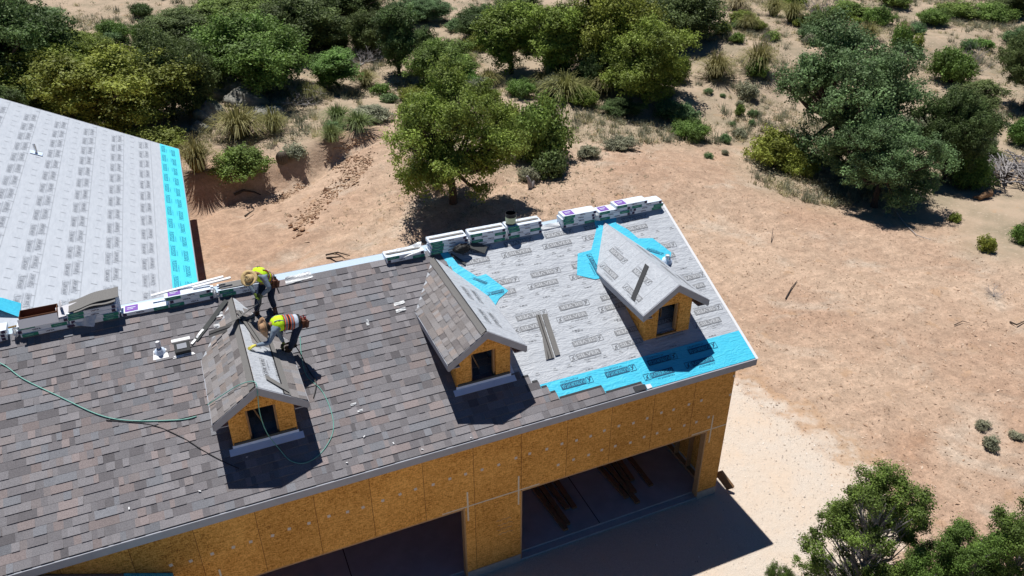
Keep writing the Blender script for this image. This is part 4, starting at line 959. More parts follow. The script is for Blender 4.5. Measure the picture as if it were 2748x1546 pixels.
# pieces on the right slope of the first dormer
x = DX[0]; V_ = Vector((-DW, 0, DK)).normalized(); N_ = Vector((DK, 0, DW)).normalized(); O_ = Vector((x+DW, YD, DA-DK))
slab_strip('shingle_strip', O_+U_*.12+V_*.42+N_*.04, O_+U_*.42+V_*.86+N_*.03, .16, U_, 0, 'cut shingle piece near the front of the first dormer', 'shingle strip', M['stripgrey'], 4, th=.012, n=3)
slab_strip('shingle_strip', O_+U_*1.75+V_*.75+N_*.04, O_+U_*2.95+V_*1.10+N_*.06, .17, -V_*.9+U_*.3, 0, 'long shingle strip on the dormer under the bending roofer', 'shingle strip', M['stripgrey'], 5, th=.012, n=6, adhesive=True)
Vl = Vector((DW, 0, DK)).normalized(); Nl = Vector((-DK, 0, DW)).normalized(); Ol = Vector((x-DW, YD, DA-DK))
slab_strip('shingle_strip', Vector((-11.30, 3.0, 7.20)), Vector((-12.32, 3.0, 7.0)), .15, (.2, .6, .75), .06, 'wavy shingle strip lying beside the first dormer ridge', 'shingle strip', M['stripgrey'], 6, th=.01, n=14, wave=.02, adhesive=True)
slab_strip('flashing_strip', RF(-12.62, 4.06, .03), RF(-11.8, 4.95, .05), .10, RV-RU, 0, 'thin dark strip with silver end lying left of the first dormer', 'metal strip', M['stripdark'], 7, th=.008, n=8, wave=.01)
slab_strip('flashing_strip', RF(-12.72, 3.98, .04), RF(-12.42, 4.30, .05), .05, RV-RU, 0, 'silver crumpled tip left of the first dormer', 'metal strip', M['trimwhite'], 8, th=.01, n=5, wave=.012)
# torn silver wrappers on the shingles
for i, (xx, ss, w_, h_, lab) in enumerate(((-12.15, 5.10, .5, .07, 'long shiny white wrapper scrap below the edge strips'), (-12.02, 4.60, .16, .12, 'round white paper scrap left of the first dormer'), (-12.1, 4.33, .18, .09, 'small torn foil scrap left of the first dormer'), (-7.98, 3.86, .27, .09, 'upper clear plastic scrap left of the second dormer'), (-8.0, 3.66, .25, .09, 'lower clear plastic scrap left of the second dormer'), (-8.86, 3.52, .07, .16, 'small white tag in the middle of the shingles'), (-9.72, 1.55, .13, .05, 'upper plastic scrap right of the first dormer'), (-9.62, 1.36, .12, .05, 'lower plastic scrap right of the first dormer'))):
    crumple('plastic_scrap', [RF(xx-w_/2, ss-h_/2, .035), RF(xx+w_/2, ss-h_/2+.02, .035), RF(xx+w_/2, ss+h_/2+.02, .035), RF(xx-w_/2, ss+h_/2, .035)], lab, 'plastic scrap', M['plastic'], 70+i, .012, 8)
_chips = sorted(((-9.7, .75), (-9.15, .42), (-8.6, .1), (-13.1, .55), (-10.2, .28), (-12.1, 1.0), (-14.4, .6), (-7.5, .05)))
_cw = ['leftmost', 'second from the left', 'third from the left', 'fourth from the left', 'fourth from the right', 'third from the right', 'second from the right', 'rightmost']
for i, (xx, ss) in enumerate(_chips):
    o = tag(MB.build((lambda b: (b.box(RF(xx, ss, .035), (.025, .05, .01), Euler((.4, 0, i*1.3)).to_matrix()), b)[1])(MB()), 'paper_chip', M['trimwhite']), _cw[i]+' of the tiny white paper chips on the lower shingles', 'paper chip', 'white paper chips on the shingles')
# vents
def pipe(xx, ss, label, r_=.05, h=.27, base=True):
    p = RF(xx, ss, .02); t = thing('pipe_vent', p, label, 'roof vent')
    b = MB(); b.tube([p-Vector((0, 0, .05)), p+Vector((0, 0, h))], r_, 14, caps=False); b.tube([p+Vector((0, 0, .0)), p+Vector((0, 0, h-.01))], r_*.86, 14); b.build('pipe', M['pvc'], t, smooth=False)
    b = MB(); b.lathe(p+RN*.005, RN, [(r_*2.4, 0), (r_*1.9, .03), (r_*1.2, .07), (r_*1.05, .12)], 14)
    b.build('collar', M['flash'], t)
    if base:
        b = MB(); b.prism([RF(xx-.17, ss-.24, .02), RF(xx+.17, ss-.24, .02), RF(xx+.13, ss+.05, .02), RF(xx-.13, ss+.05, .02)], RN*.005); b.build('base_flashing', M['trimwhite'], t)
    return t
pipe(-13.38, 3.98, 'white plumbing pipe vent on the shingles left of the box vent')
pipe(-.66, 3.36, 'short plumbing vent in blue membrane right of the last dormer', .06, .18, False)
t = thing('box_vent', RF(-12.93, 3.95), 'low square box vent with shiny white flanges on the shingles', 'roof vent')
b = MB(); b.prism([RF(-13.15, 3.72, .022), RF(-12.68, 3.72, .022), RF(-12.72, 3.78, .022), RF(-13.12, 3.78, .022)], RN*.006); b.build('flange', M['trimwhite'], t); b = MB(); b.prism([RF(-13.12, 4.14, .022), RF(-12.73, 4.14, .022), RF(-12.73, 4.21, .022), RF(-13.12, 4.21, .022)], RN*.006); b.build('flange', M['trimwhite'], t)
b = MB(); b.prism([RF(-13.08, 3.80, .02), RF(-12.76, 3.80, .02), RF(-12.76, 4.05, .02), RF(-13.08, 4.05, .02)], RN*.10); b.build('box', M['dark'], t)
b = MB(); b.prism([RF(-13.02, 3.87, .122), RF(-12.82, 3.87, .122), RF(-12.82, 4.0, .122), RF(-13.02, 4.0, .122)], RN*.01); b.build('lid', M['fascia'], t)

# hoses and cord
def spline(P, n=8):
    P = [Vector(p) for p in P]; out = []
    for i in range(len(P)-1):
        p0, p1, p2, p3 = P[max(i-1, 0)], P[i], P[i+1], P[min(i+2, len(P)-1)]
        for k in range(n):
            t_ = k/n; out.append(.5*((2*p1)+(p2-p0)*t_+(2*p0-5*p1+4*p2-p3)*t_**2+(3*p1-p0-3*p2+p3)*t_**3))
    out.append(P[-1]); return out
def hose(pts, r_, mt, label, name='air_hose', cat='air hose'):
    b = MB(); b.tube(spline(pts), r_, 8); return tag(b.build(name, mt, smooth=True), label, cat)
hose([RF(x, s, .035) for x, s in [(-17.2, 5.0), (-16.46, 4.55), (-16.04, 4.03), (-15.41, 3.42), (-14.72, 2.78), (-14.15, 2.47), (-13.25, 2.22), (-12.9, 2.2)]], .012, M['hose'], 'green air hose curving down the left shingles')
hose([RF(x, s, .03) for x, s in [(-14.6, 2.62), (-13.79, 2.27), (-13.24, 1.80), (-12.9, 1.4), (-12.51, .99), (-12.3, .8)]], .009, M['cord'], 'thin black cord running down from the green hose to the first dormer', 'cord', 'cord')
xd = DX[0]
hp = [RF(-10.43, 3.55, .04), RF(-10.53, 2.9, .04), RF(-10.5, 2.49, .03), RF(-10.29, 2.07, .03), RF(-10.22, 1.5, .03), RF(-10.31, 1.03, .03), RF(-10.64, .66, .03), RF(-11.0, .53, .03), RF(-11.28, .66, .03), RF(-11.45, .98, .06), Vector((-11.62, .55, 5.9)), Vector((-11.68, .38, 6.6)), Vector((-11.64, .40, 7.1)), Vector((-11.66, .55, 7.235)), Vector((-11.95, .8, 7.06)), Vector((-12.35, .95, 6.78)), Vector((-12.62, 1.05, 6.58))]
hose(hp, .009, M['hose'], 'green air hose looping down past the first dormer window')
hose([Vector((-10.86, 2.36, 6.74)), Vector((-10.6, 2.35, 6.62)), RF(-10.44, 2.62, .04), RF(-10.36, 2.3, .03), RF(-10.5, 1.95, .03)], .012, M['cord'], 'black hose whip beside the bending roofer', 'air_hose')

# ------------------------------------------------------------------ inside the garage and beside it
x_l = lambda i: i < 4
rng = random.Random(4)
for i, (xa, ya, xb, yb) in enumerate(((-4.46, .50, -4.60, 3.6), (-4.22, 1.02, -4.42, 3.9), (-4.02, .96, -4.05, 3.8), (-4.60, .35, -4.85, 3.4), (-2.30, .42, -2.42, 3.9), (-2.18, .80, -2.06, 4.1), (-1.98, 1.25, -1.80, 4.2), (-1.60, .85, -1.55, 4.0), (-2.48, .72, -2.75, 3.7))):
    b = MB(); A = Vector((xa, ya, .115+.04)); B_ = Vector((xb, yb, .155)); d = B_-A; R_ = Matrix.Rotation(math.atan2(d.y, d.x), 3, 'Z')
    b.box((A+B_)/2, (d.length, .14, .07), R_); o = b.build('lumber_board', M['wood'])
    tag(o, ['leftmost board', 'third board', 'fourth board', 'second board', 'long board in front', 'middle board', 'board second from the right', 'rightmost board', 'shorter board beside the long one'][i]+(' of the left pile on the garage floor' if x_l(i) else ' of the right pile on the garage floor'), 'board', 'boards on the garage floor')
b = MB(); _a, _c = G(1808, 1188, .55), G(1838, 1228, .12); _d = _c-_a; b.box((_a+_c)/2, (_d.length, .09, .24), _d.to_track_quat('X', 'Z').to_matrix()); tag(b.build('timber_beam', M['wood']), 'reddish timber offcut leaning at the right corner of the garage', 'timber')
t = thing('cleanout_pipe', (.42, .78, 0), 'upright white pipe stub with grey cap beside the right garage corner', 'pipe')
b = MB(); b.tube([(.42, .78, -.1), (.42, .78, .62)], .055, 12); b.build('pipe', M['pvc'], t); b = MB(); b.tube([(.42, .78, .6), (.42, .78, .70)], .07, 12); b.build('cap', M['concrete'], t)
# ------------------------------------------------------------------ PEOPLE
def skin(name, JT_, ED, mt, parent, root, sub=2, smooth=True):
    names = list(JT_); ix = {n: i for i, n in enumerate(names)}
    me = bpy.data.meshes.new(name); me.from_pydata([tuple(JT_[n][0]) for n in names], [(ix[a], ix[b]) for a, b in ED], [])
    o = bpy.data.objects.new(name, me); col.objects.link(o)
    o.modifiers.new('skin', 'SKIN')
    if not me.skin_vertices: 
        bpy.context.view_layer.objects.active = o
    sv = me.skin_vertices[0].data
    for n in names:
        r_ = JT_[n][1]; sv[ix[n]].radius = (r_, r_) if not isinstance(r_, tuple) else r_
        sv[ix[n]].use_root = (n == root)
    o.modifiers['skin'].use_smooth_shade = True
    s = o.modifiers.new('sub', 'SUBSURF'); s.levels = sub; s.render_levels = sub
    dg = bpy.context.evaluated_depsgraph_get(); dg.update()
    nm = bpy.data.meshes.new_from_object(o.evaluated_get(dg)); bpy.data.objects.remove(o)
    nm.name = name; nm.materials.clear(); nm.materials.append(mt)
    off = ORG.get(parent.name, Vector((0, 0, 0))); nm.transform(Matrix.Translation(-off))
    if smooth: nm.polygons.foreach_set('use_smooth', [True]*len(nm.polygons))
    q = bpy.data.objects.new(name, nm); col.objects.link(q); q.parent = parent; ORG[q.name] = off; return q
def glove(w, fdir, pn, mt, parent, curl=.5, thumb=1, name='glove'):
    """w wrist, fdir finger direction, pn palm normal (towards what is held)"""
    w = Vector(w); f = Vector(fdir).normalized(); pn = Vector(pn); pn = (pn-f*pn.dot(f)).normalized(); s = f.cross(pn)
    JJ = {'w': (w, .026), 'c': (w-f*.05, .030), 'p': (w+f*.045, (.036, .022)), 'q': (w+f*.075, (.036, .018))}; E_ = [('c', 'w'), ('w', 'p'), ('p', 'q')]
    for k, (off, L_) in enumerate(((-.033, .062), (-.011, .075), (.011, .070), (.033, .055))):
        b0 = w+f*.085+s*off; a1 = curl*(.7+.1*k); d1 = f*math.cos(a1)+pn*math.sin(a1); d2 = f*math.cos(a1*2)+pn*math.sin(a1*2)
        JJ['f%da' % k] = (b0, .012); JJ['f%db' % k] = (b0+d1*L_*.5+s*off*.2, .0105); JJ['f%dc' % k] = (b0+d1*L_*.5+d2*L_*.5+s*off*.2, .0085)
        E_ += [('q', 'f%da' % k), ('f%da' % k, 'f%db' % k), ('f%db' % k, 'f%dc' % k)]
    t0 = w+f*.025-s*.036*thumb; t1 = t0+(f*.6-s*thumb*.7+pn*.3).normalized()*.035; t2 = t1+(f*.9-s*thumb*.2+pn*.5).normalized()*.030
    JJ['t0'] = (t0, .014); JJ['t1'] = (t1, .012); JJ['t2'] = (t2, .009); E_ += [('w', 't0'), ('t0', 't1'), ('t1', 't2')]
    return skin(name, JJ, E_, mt, parent, 'w', 1)
def hat(c, ax, mt, parent, brim=.20, crown=.085, h=.11, holes=True, tip=None):
    ax = Vector(ax).normalized(); a = ax.orthogonal().normalized()
    if tip is not None: a = (Vector(tip)-ax*Vector(tip).dot(ax)).normalized()
    b_ = ax.cross(a); c = Vector(c); b = MB(); n = 32; vs = []
    prof = [(crown*1.02, -.01), (brim*.7, -.004), (brim, .018), (brim*1.01, .024), (brim*.7, .006), (crown*1.05, .004), (crown*.99, h*.5), (crown*.86, h*.86), (crown*.55, h), (crown*.2, h*.86), (.001, h*.80)]
    for (r_, z_) in prof:
        for k in range(n):
            an = 2*math.pi*k/n; cx, sx = math.cos(an), math.sin(an); el = 1.14 if r_ < brim*.6 else 1.05
            curl = .035*sx*sx*(r_/brim)**3-(.018*cx*cx)*(r_/brim)**3 if r_ > crown*1.3 else 0
            dz = -.018*abs(cx)*(1 if z_ > h*.8 else 0)*(r_/crown)
            vs.append(c+a*(cx*r_*el)+b_*(sx*r_)+ax*(z_+curl+dz))
    b.raw(vs, [(i*n+k, i*n+(k+1) % n, (i+1)*n+(k+1) % n, (i+1)*n+k) for i in range(len(prof)-1) for k in range(n)])
    o = b.build('straw_hat', mt, parent, smooth=True)
    if holes:   # woven open slots and shaded front seam on the crown
        b = MB()
        for (t_, u_) in ((.35, -.3), (-.25, .35)):
            P = [c+a*(crown*(t_+.10*math.cos(q)*3))+b_*(crown*(u_+.12*math.sin(q)*2))+ax*(h+.002) for q in [k*2*math.pi/14 for k in range(15)]]
            b.tube(P, .006, 4, caps=False)
        b.build('hat_crease', M['band'], o)
    b = MB(); R_ = crown*1.03; P = [c+a*(math.cos(q)*R_*1.14)+b_*(math.sin(q)*R_)+ax*.018 for q in [k*2*math.pi/24 for k in range(25)]]; b.tube(P, .008, 5, caps=False); b.build('hat_band', M['band'], o)
    return o
def ring(mb, c, ax, ra, rb, w, mi, up=None, th=.004, n=28):
    """flat band round a torso"""
    ax = Vector(ax).normalized(); a = Vector(up); a = (a-ax*a.dot(ax)).normalized(); b_ = ax.cross(a); c = Vector(c); vs = []
    for z_ in (-w/2, w/2):
        for k in range(n):
            an = 2*math.pi*k/n; vs.append(c+a*math.cos(an)*ra+b_*math.sin(an)*rb+ax*z_)
    mb.raw(vs, [(k, (k+1) % n, n+(k+1) % n, n+k) for k in range(n)], mi)
def tloft(name, secs, mt, parent, n=28, extra=None):
    """garment lofted through elliptical sections (centre, axis, up, ra, rb)"""
    b = MB(); vs = []
    for (c, ax, up, ra, rb) in secs:
        ax = Vector(ax).normalized(); a = Vector(up); a = (a-ax*a.dot(ax)).normalized(); b_ = ax.cross(a)
        for k in range(n):
            an = 2*math.pi*k/n; q = 1+.025*math.sin(3*an+len(vs))
            vs.append(Vector(c)+a*math.cos(an)*ra*q+b_*math.sin(an)*rb*q)
    m_ = len(secs); b.raw(vs, [(i*n+k, i*n+(k+1) % n, (i+1)*n+(k+1) % n, (i+1)*n+k) for i in range(m_-1) for k in range(n)]+[tuple(range(n))[::-1], tuple(range((m_-1)*n, m_*n))])
    return b.build(name, mt, parent, smooth=True)
def person(label, j, hatspec, mats, vest, loc):
    P = {k: Vector(v) for k, v in j.items() if isinstance(v, tuple)}; t = thing('person', loc, label, 'person')
    up = (P['neck']-P['pelvis']).normalized()
    hd = (P['head']-P['neck']).normalized()
    face = Vector(j['face']).normalized(); side = up.cross(face).normalized()
    B = {'pelvis': (P['pelvis'], .125), 'waist': (P['pelvis'].lerp(P['neck'], .35)+Vector((0, 0, .01)), .115), 'chest': (P['pelvis'].lerp(P['neck'], .74)+Vector((0, 0, .02)), .135), 'neck': (P['neck'], .062), 'nk2': (P['neck'].lerp(P['head'], .4), .052),
         'head': (P['head'], .088), 'top': (P['head']+hd*.07, .078), 'chin': (P['head']-hd*.06+face*.045, .045), 'nose': (P['head']+face*.088, .018), 'nose2': (P['head']+face*.108-hd*.01, .010)}
    E_ = [('pelvis', 'waist'), ('waist', 'chest'), ('chest', 'neck'), ('neck', 'nk2'), ('nk2', 'head'), ('head', 'top'), ('head', 'chin'), ('head', 'nose'), ('nose', 'nose2')]
    for s in ('l', 'r'):
        sg = -1 if s == 'l' else 1
        B['ear'+s] = (P['head']+side*sg*.088, .012); B['ear2'+s] = (P['head']+side*sg*.098-hd*.012, .009); E_ += [('head', 'ear'+s), ('ear'+s, 'ear2'+s)]
        B['sh'+s] = (P['sh'+s], .060); B['el'+s] = (P['el'+s], .042); B['ha'+s] = (P['ha'+s], .027)
        B['hip'+s] = (P['hip'+s], .090); B['kn'+s] = (P['kn'+s], .058); B['an'+s] = (P['an'+s], .040); B['toe'+s] = (P['toe'+s], .030)
        E_ += [('chest', 'sh'+s), ('sh'+s, 'el'+s), ('el'+s, 'ha'+s), ('pelvis', 'hip'+s), ('hip'+s, 'kn'+s), ('kn'+s, 'an'+s), ('an'+s, 'toe'+s)]
    body = skin('body', B, E_, M['skin'], t, 'pelvis', 2)
    b = MB()
    for sg in (-1, 1): b.lathe(P['head']+face*.078+side*sg*.032+hd*.012, face, [(.012, 0), (.009, .006), (.001, .009)], 8)
    b.build('eyes', M['eye'], t)
    b = MB(); b.lathe(P['head']+hd*.0-face*.02, hd, [(.093, -.055), (.100, 0), (.096, .05), (.07, .088), (.001, .10)], 16); b.build('hair', M['hair'], t, smooth=True)
    b = MB(); m0 = P['head']+face*.086-hd*.035; b.tube([m0-side*.022, m0+face*.006, m0+side*.022], .005, 5); b.build('mouth', M['leather'], t)
    # trousers
    JJ = {'pelvis': (P['pelvis'], .150), 'low': (P['pelvis'].lerp(P['neck'], .18), .140)}; E_ = [('pelvis', 'low')]
    for s in ('l', 'r'):
        JJ['hip'+s] = (P['hip'+s], .112); JJ['th'+s] = (P['hip'+s].lerp(P['kn'+s], .5), .095); JJ['kn'+s] = (P['kn'+s], .076); JJ['ca'+s] = (P['kn'+s].lerp(P['an'+s], .45), .070); JJ['an'+s] = (P['an'+s].lerp(P['kn'+s], .08), .066)
        E_ += [('pelvis', 'hip'+s), ('hip'+s, 'th'+s), ('th'+s, 'kn'+s), ('kn'+s, 'ca'+s), ('ca'+s, 'an'+s)]
    skin('trousers', JJ, E_, M['denim'], t, 'pelvis')
    # shirt
    JJ = {'waist': (P['pelvis'].lerp(P['neck'], .22), .142), 'mid': (P['pelvis'].lerp(P['neck'], .5), .140), 'chest': (P['pelvis'].lerp(P['neck'], .76)+Vector((0, 0, .015)), .150), 'neck': (P['neck'], .070)}; E_ = [('waist', 'mid'), ('mid', 'chest'), ('chest', 'neck')]
    for s in ('l', 'r'):
        JJ['sh'+s] = (P['sh'+s], .078); JJ['up'+s] = (P['sh'+s].lerp(P['el'+s], .5), .064); JJ['el'+s] = (P['el'+s], .056); JJ['fo'+s] = (P['el'+s].lerp(P['ha'+s], .5), .049); JJ['wr'+s] = (P['el'+s].lerp(P['ha'+s], .93), .037)
        E_ += [('chest', 'sh'+s), ('sh'+s, 'up'+s), ('up'+s, 'el'+s), ('el'+s, 'fo'+s), ('fo'+s, 'wr'+s)]
    skin('shirt', JJ, E_, M['shirt'], t, 'chest')
    # boots
    for s in ('l', 'r'):
        d = (P['toe'+s]-P['an'+s]); d.z = 0; d = d.normalized(); a0 = P['an'+s]; g0 = P['toe'+s].z
        JJ = {'a': (a0+Vector((0, 0, .05)), .056), 'b': (Vector((a0.x, a0.y, g0+.035)), .052), 'h': (Vector((a0.x, a0.y, g0+.03))-d*.05, .042), 'm': (Vector((a0.x, a0.y, g0+.028))+d*.09, .044), 't': (Vector((a0.x, a0.y, g0+.02))+d*.17, .034)}
        skin('boot', JJ, [('a', 'b'), ('b', 'h'), ('b', 'm'), ('m', 't')], M['boot'], t, 'b')
    for s in ('l', 'r'):
        glove(P['ha'+s], j['fd'+s], j['pn'+s], mats['glove'+s], t, j.get('curl'+s, .6), 1 if s == 'l' else -1)
    hat(*hatspec[:2], hatspec[2], t, **hatspec[3])
    return t, P
W1 = dict(pelvis=(-10.84, 3.62, 7.74), neck=(-11.06, 3.42, 8.06), head=(-11.22, 3.32, 7.98), face=(-.75, -.35, -.75), shl=(-11.10, 3.58, 7.98), shr=(-10.94, 3.29, 7.97), ell=(-11.26, 3.50, 7.76), elr=(-10.87, 3.16, 7.76), hal=(-11.19, 3.36, 7.57), har=(-11.06, 3.26, 7.56),
          hipl=(-10.93, 3.66, 7.68), hipr=(-10.76, 3.56, 7.68), knl=(-11.14, 3.48, 7.38), knr=(-10.86, 3.44, 7.36), anl=(-11.22, 3.55, 6.99), anr=(-10.81, 3.54, 7.0), toel=(-11.36, 3.46, 6.90), toer=(-10.84, 3.38, 6.88),
          fdl=(.3, -.4, -1), fdr=(-.5, -.1, -1), pnl=(.6, -.6, 0), pnr=(-.6, .5, 0), curll=.9, curlr=.9)
t1, P1 = person('roofer in round straw hat and lime vest bent over at the ridge holding shingles', W1, ((-11.25, 3.27, 8.035), (-.42, -.60, .70), M['straw'], dict(brim=.185, crown=.088, h=.095, tip=(-.8, .2, -.3))), dict(glovel=M['gloveg'], glover=M['gloveg']), None, (-11.03, 3.5, 6.93))
def vest(t, P, kind):
    ax = P['neck']-P['pelvis']; up = Vector((0, 0, 1)) if kind == 2 else Vector((-.3, -.2, 1)); side = P['shr']-P['shl']; L_ = ax.length; a = ax.normalized()
    side = (side-a*side.dot(a)).normalized(); upv = side.cross(a)
    if upv.z < 0: upv = -upv
    def S(f, ra, rb, dz=0): return (P['pelvis']+a*L_*f+upv*dz, a, upv, ra, rb)
    if kind == 1:
        secs = [S(.10, .150, .185), S(.3, .155, .182), S(.55, .158, .185), S(.78, .160, .195, .008), S(.92, .135, .18, .012), S(1.02, .085, .11, .01)]
        v = tloft('safety_vest', secs, M['hiviz'], t)
        b = MB()
        for f, ra, rb in ((.22, .157, .190), (.52, .161, .190)): c = S(f, ra, rb); ring(b, c[0], c[1], ra+.004, rb+.004, .042, 0, upv)
        b.build('reflective_band', M['reflect'], v)
        b = MB()
        for f, ra, rb in ((.22, .156, .189), (.52, .160, .189)): c = S(f, ra, rb); ring(b, c[0], c[1], ra+.003, rb+.003, .066, 0, upv)
        for sg in (-1, 1):
            b.tube([S(.60, 0, 0)[0]+side*sg*.11+upv*.135, S(.8, 0, 0)[0]+side*sg*.11+upv*.15, S(.96, 0, 0)[0]+side*sg*.09+upv*.12], .016, 5)
        b.build('orange_trim', M['orange'], v)
        b = MB()
        for sg in (-1, 1): b.tube([S(.58, 0, 0)[0]+side*sg*.11+upv*.142, S(.8, 0, 0)[0]+side*sg*.11+upv*.157, S(.98, 0, 0)[0]+side*sg*.085+upv*.122], .012, 5)
        b.build('reflective_strap', M['reflect'], v)
    else:
        v = tloft('safety_vest', [S(.60, .165, .19, 0), S(.72, .166, .192, .0), S(.86, .155, .185, .0), S(.96, .12, .15, 0), S(1.03, .08, .1, 0)], M['hiviz'], t)
        lo = tloft('vest_lower', [S(.16, .150, .178), S(.3, .156, .184), S(.45, .161, .188), S(.605, .164, .189)], M['vestdark'], v)
        b = MB()
        for f in (.27, .50): c = S(f, 0, 0); ring(b, c[0], c[1], .1655, .1915, .075, 0, upv)
        b.build('orange_trim', M['orange'], v)
        b = MB()
        for f in (.27, .50): c = S(f, 0, 0); ring(b, c[0], c[1], .168, .194, .048, 0, upv)
        b.build('reflective_band', M['reflect'], v)
        b = MB(); b.tube([S(.62, 0, 0)[0]+upv*.12-side*.11, S(.8, 0, 0)[0]+upv*.135-side*.10, S(.97, 0, 0)[0]+upv*.10-side*.08], .018, 5); b.tube([S(.62, 0, 0)[0]+upv*.12+side*.11, S(.8, 0, 0)[0]+upv*.135+side*.10, S(.97, 0, 0)[0]+upv*.10+side*.08], .018, 5); b.build('reflective_strap', M['reflect'], v)
        b = MB(); c = S(.06, 0, 0)
        u = tloft('undershirt', [S(-.04, .150, .172, .0), S(.06, .156, .178), S(.17, .152, .176)], M['tee'], t)
vest(t1, P1, 1)
# tool belt with pouches
def toolbelt(t, c, ax, up, side, mt, red=False):
    b = MB(); ring(b, c, ax, .158, .18, .05, 0, up); bl = b.build('tool_belt', M['black'], t)
    r = random.Random(3)
    for k, sg in enumerate((1, -1)):
        p = Vector(c)+Vector(side)*sg*.19-Vector((0, 0, .06)); b = MB(); b.box(p, (.13, .14, .20), Euler((.2, .15*sg, .4)).to_matrix()); b.box(p+Vector((.06, -.05, -.02)), (.09, .08, .15), Euler((.1, .3, .9)).to_matrix()); b.build('pouch', M['leather'] if k else mt, bl)
    b = MB()
    for k in range(5): q = Vector(c)+Vector(side)*.19+Vector((r.uniform(-.05, .05), r.uniform(-.05, .05), 0)); b.tube([q-Vector((0, 0, .05)), q+Vector((r.uniform(-.05, .08), r.uniform(-.04, .04), .10))], .011, 6)
    b.build('tool_handles', M['redtool'] if red else M['black'], bl)
toolbelt(t1, P1['pelvis']+Vector((0, 0, .02)), P1['neck']-P1['pelvis'], (0, 0, 1), (.55, -.75, 0), M['leather'])
b = MB(); p = P1['pelvis']+Vector((.18, -.16, -.18)); b.tube([p+Vector((-.05, 0, .12)), p+Vector((.0, -.02, -.14))], .012, 6); b.box(p+Vector((-.05, 0, .13)), (.12, .03, .035)); tag(b.build('hammer', M['black'], t1))
W2 = dict(pelvis=(-10.50, 2.27, 7.31), neck=(-11.02, 2.20, 7.43), head=(-11.17, 2.12, 7.42), face=(-.30, -.45, -.80), shl=(-11.0, 2.04, 7.36), shr=(-10.98, 2.37, 7.36), ell=(-11.17, 1.97, 7.12), elr=(-10.90, 2.33, 7.06), hal=(-11.47, 1.86, 7.20), har=(-10.85, 2.24, 6.86),
          hipl=(-10.49, 2.18, 7.24), hipr=(-10.46, 2.36, 7.24), knl=(-10.66, 2.12, 6.93), knr=(-10.56, 2.36, 6.92), anl=(-10.74, 2.24, 6.66), anr=(-10.62, 2.42, 6.64), toel=(-10.92, 2.20, 6.60), toer=(-10.80, 2.38, 6.56),
          fdl=(-1, -.15, -.18), fdr=(-.3, -.2, -1), pnl=(0, .1, -1), pnr=(-.7, 0, 0), curll=.15, curlr=1.0)
t2, P2 = person('roofer bent double over the first dormer, dark banded vest, yellow glove reaching out', W2, ((-11.185, 2.10, 7.445), (-.93, -.28, .12), M['straw2'], dict(brim=.215, crown=.088, h=.13, tip=(0, .3, 1), holes=False)), dict(glovel=M['glove'], glover=M['gloveg']), None, (-10.7, 2.3, 6.6))
vest(t2, P2, 2)
toolbelt(t2, P2['pelvis']+Vector((.02, 0, 0)), P2['neck']-P2['pelvis'], (0, 0, 1), (.6, -.2, .1), M['leather'], True)
# nail gun in the second roofer's right hand
h = Vector(P2['har'])+Vector((-.02, -.03, -.07)); t = thing('nail_gun', h, 'black pneumatic nail gun held in the right glove of the bending roofer', 'nail gun')
b = MB(); b.tube([h+Vector((-.02, 0, .05)), h+Vector((-.02, -.0, -.13))], [.034, .030], 10); b.build('barrel', M['black'], t)
b = MB(); b.tube([h+Vector((.0, 0, .03)), h+Vector((.14, .03, .05))], .018, 8); b.build('grip', M['leather'], t)
b = MB(); b.lathe(h+Vector((.07, .01, -.07)), (0, 1, 0), [(.001, -.03), (.052, -.03), (.052, .03), (.001, .03)], 14); b.build('magazine', M['boot'], t)
# strip of shingles in the first roofer's hands, curving down to the left
A = (P1['hal']+P1['har'])/2+Vector((.02, -.03, -.04))
def ribbon(pts, w, wd, th, name, label):
    P = spline(pts, 6); b = MB(); vs = []; wd = Vector(wd).normalized()
    for i, p in enumerate(P):
        d = (P[min(i+1, len(P)-1)]-P[max(i-1, 0)]).normalized(); s = (wd-d*wd.dot(d)).normalized()*w/2; u = s.cross(d).normalized()*th
        if u.z < 0: u = -u
        vs += [p-s, p+s, p+s+u, p-s+u]
    n = len(P)-1; b.raw(vs, [(i*4+j, i*4+(j+1) % 4, i*4+4+(j+1) % 4, i*4+4+j) for i in range(n) for j in range(4)]+[(0, 1, 2, 3), (n*4+3, n*4+2, n*4+1, n*4)])
    o = b.build(name, M['stripgrey']); tag(o, label, 'shingle strip')
    b2 = MB(); vs = []
    for i in range(n+1):
        q0, q1 = Vector(b.v[i*4+2]), Vector(b.v[i*4+3]); up_ = (q0-Vector(b.v[i*4+1])).normalized()*.002
        for f in (.44, .56): vs.append(q0.lerp(q1, f)+up_)
    b2.raw(vs, [(i*2, i*2+1, i*2+3, i*2+2) for i in range(n)]); b2.build('adhesive_line', M['adhesive'], o)
ribbon([A+Vector((.03, .02, .04)), A+Vector((-.08, -.03, -.16)), A+Vector((-.30, -.12, -.22)), A+Vector((-.52, -.24, -.27)), A+Vector((-.76, -.50, -.22))], .20, (.35, -.75, .5), .012, 'shingle_strip', 'long limp shingle strip held by the roofer in the round straw hat')
ribbon([A+Vector((.04, .03, .05)), A+Vector((-.02, .0, -.22)), A+Vector((-.22, -.10, -.36)), A+Vector((-.5, -.3, -.34))], .07, (.35, -.75, .5), .010, 'shingle_strip', 'narrow black edged strip hanging under the held shingle strip')
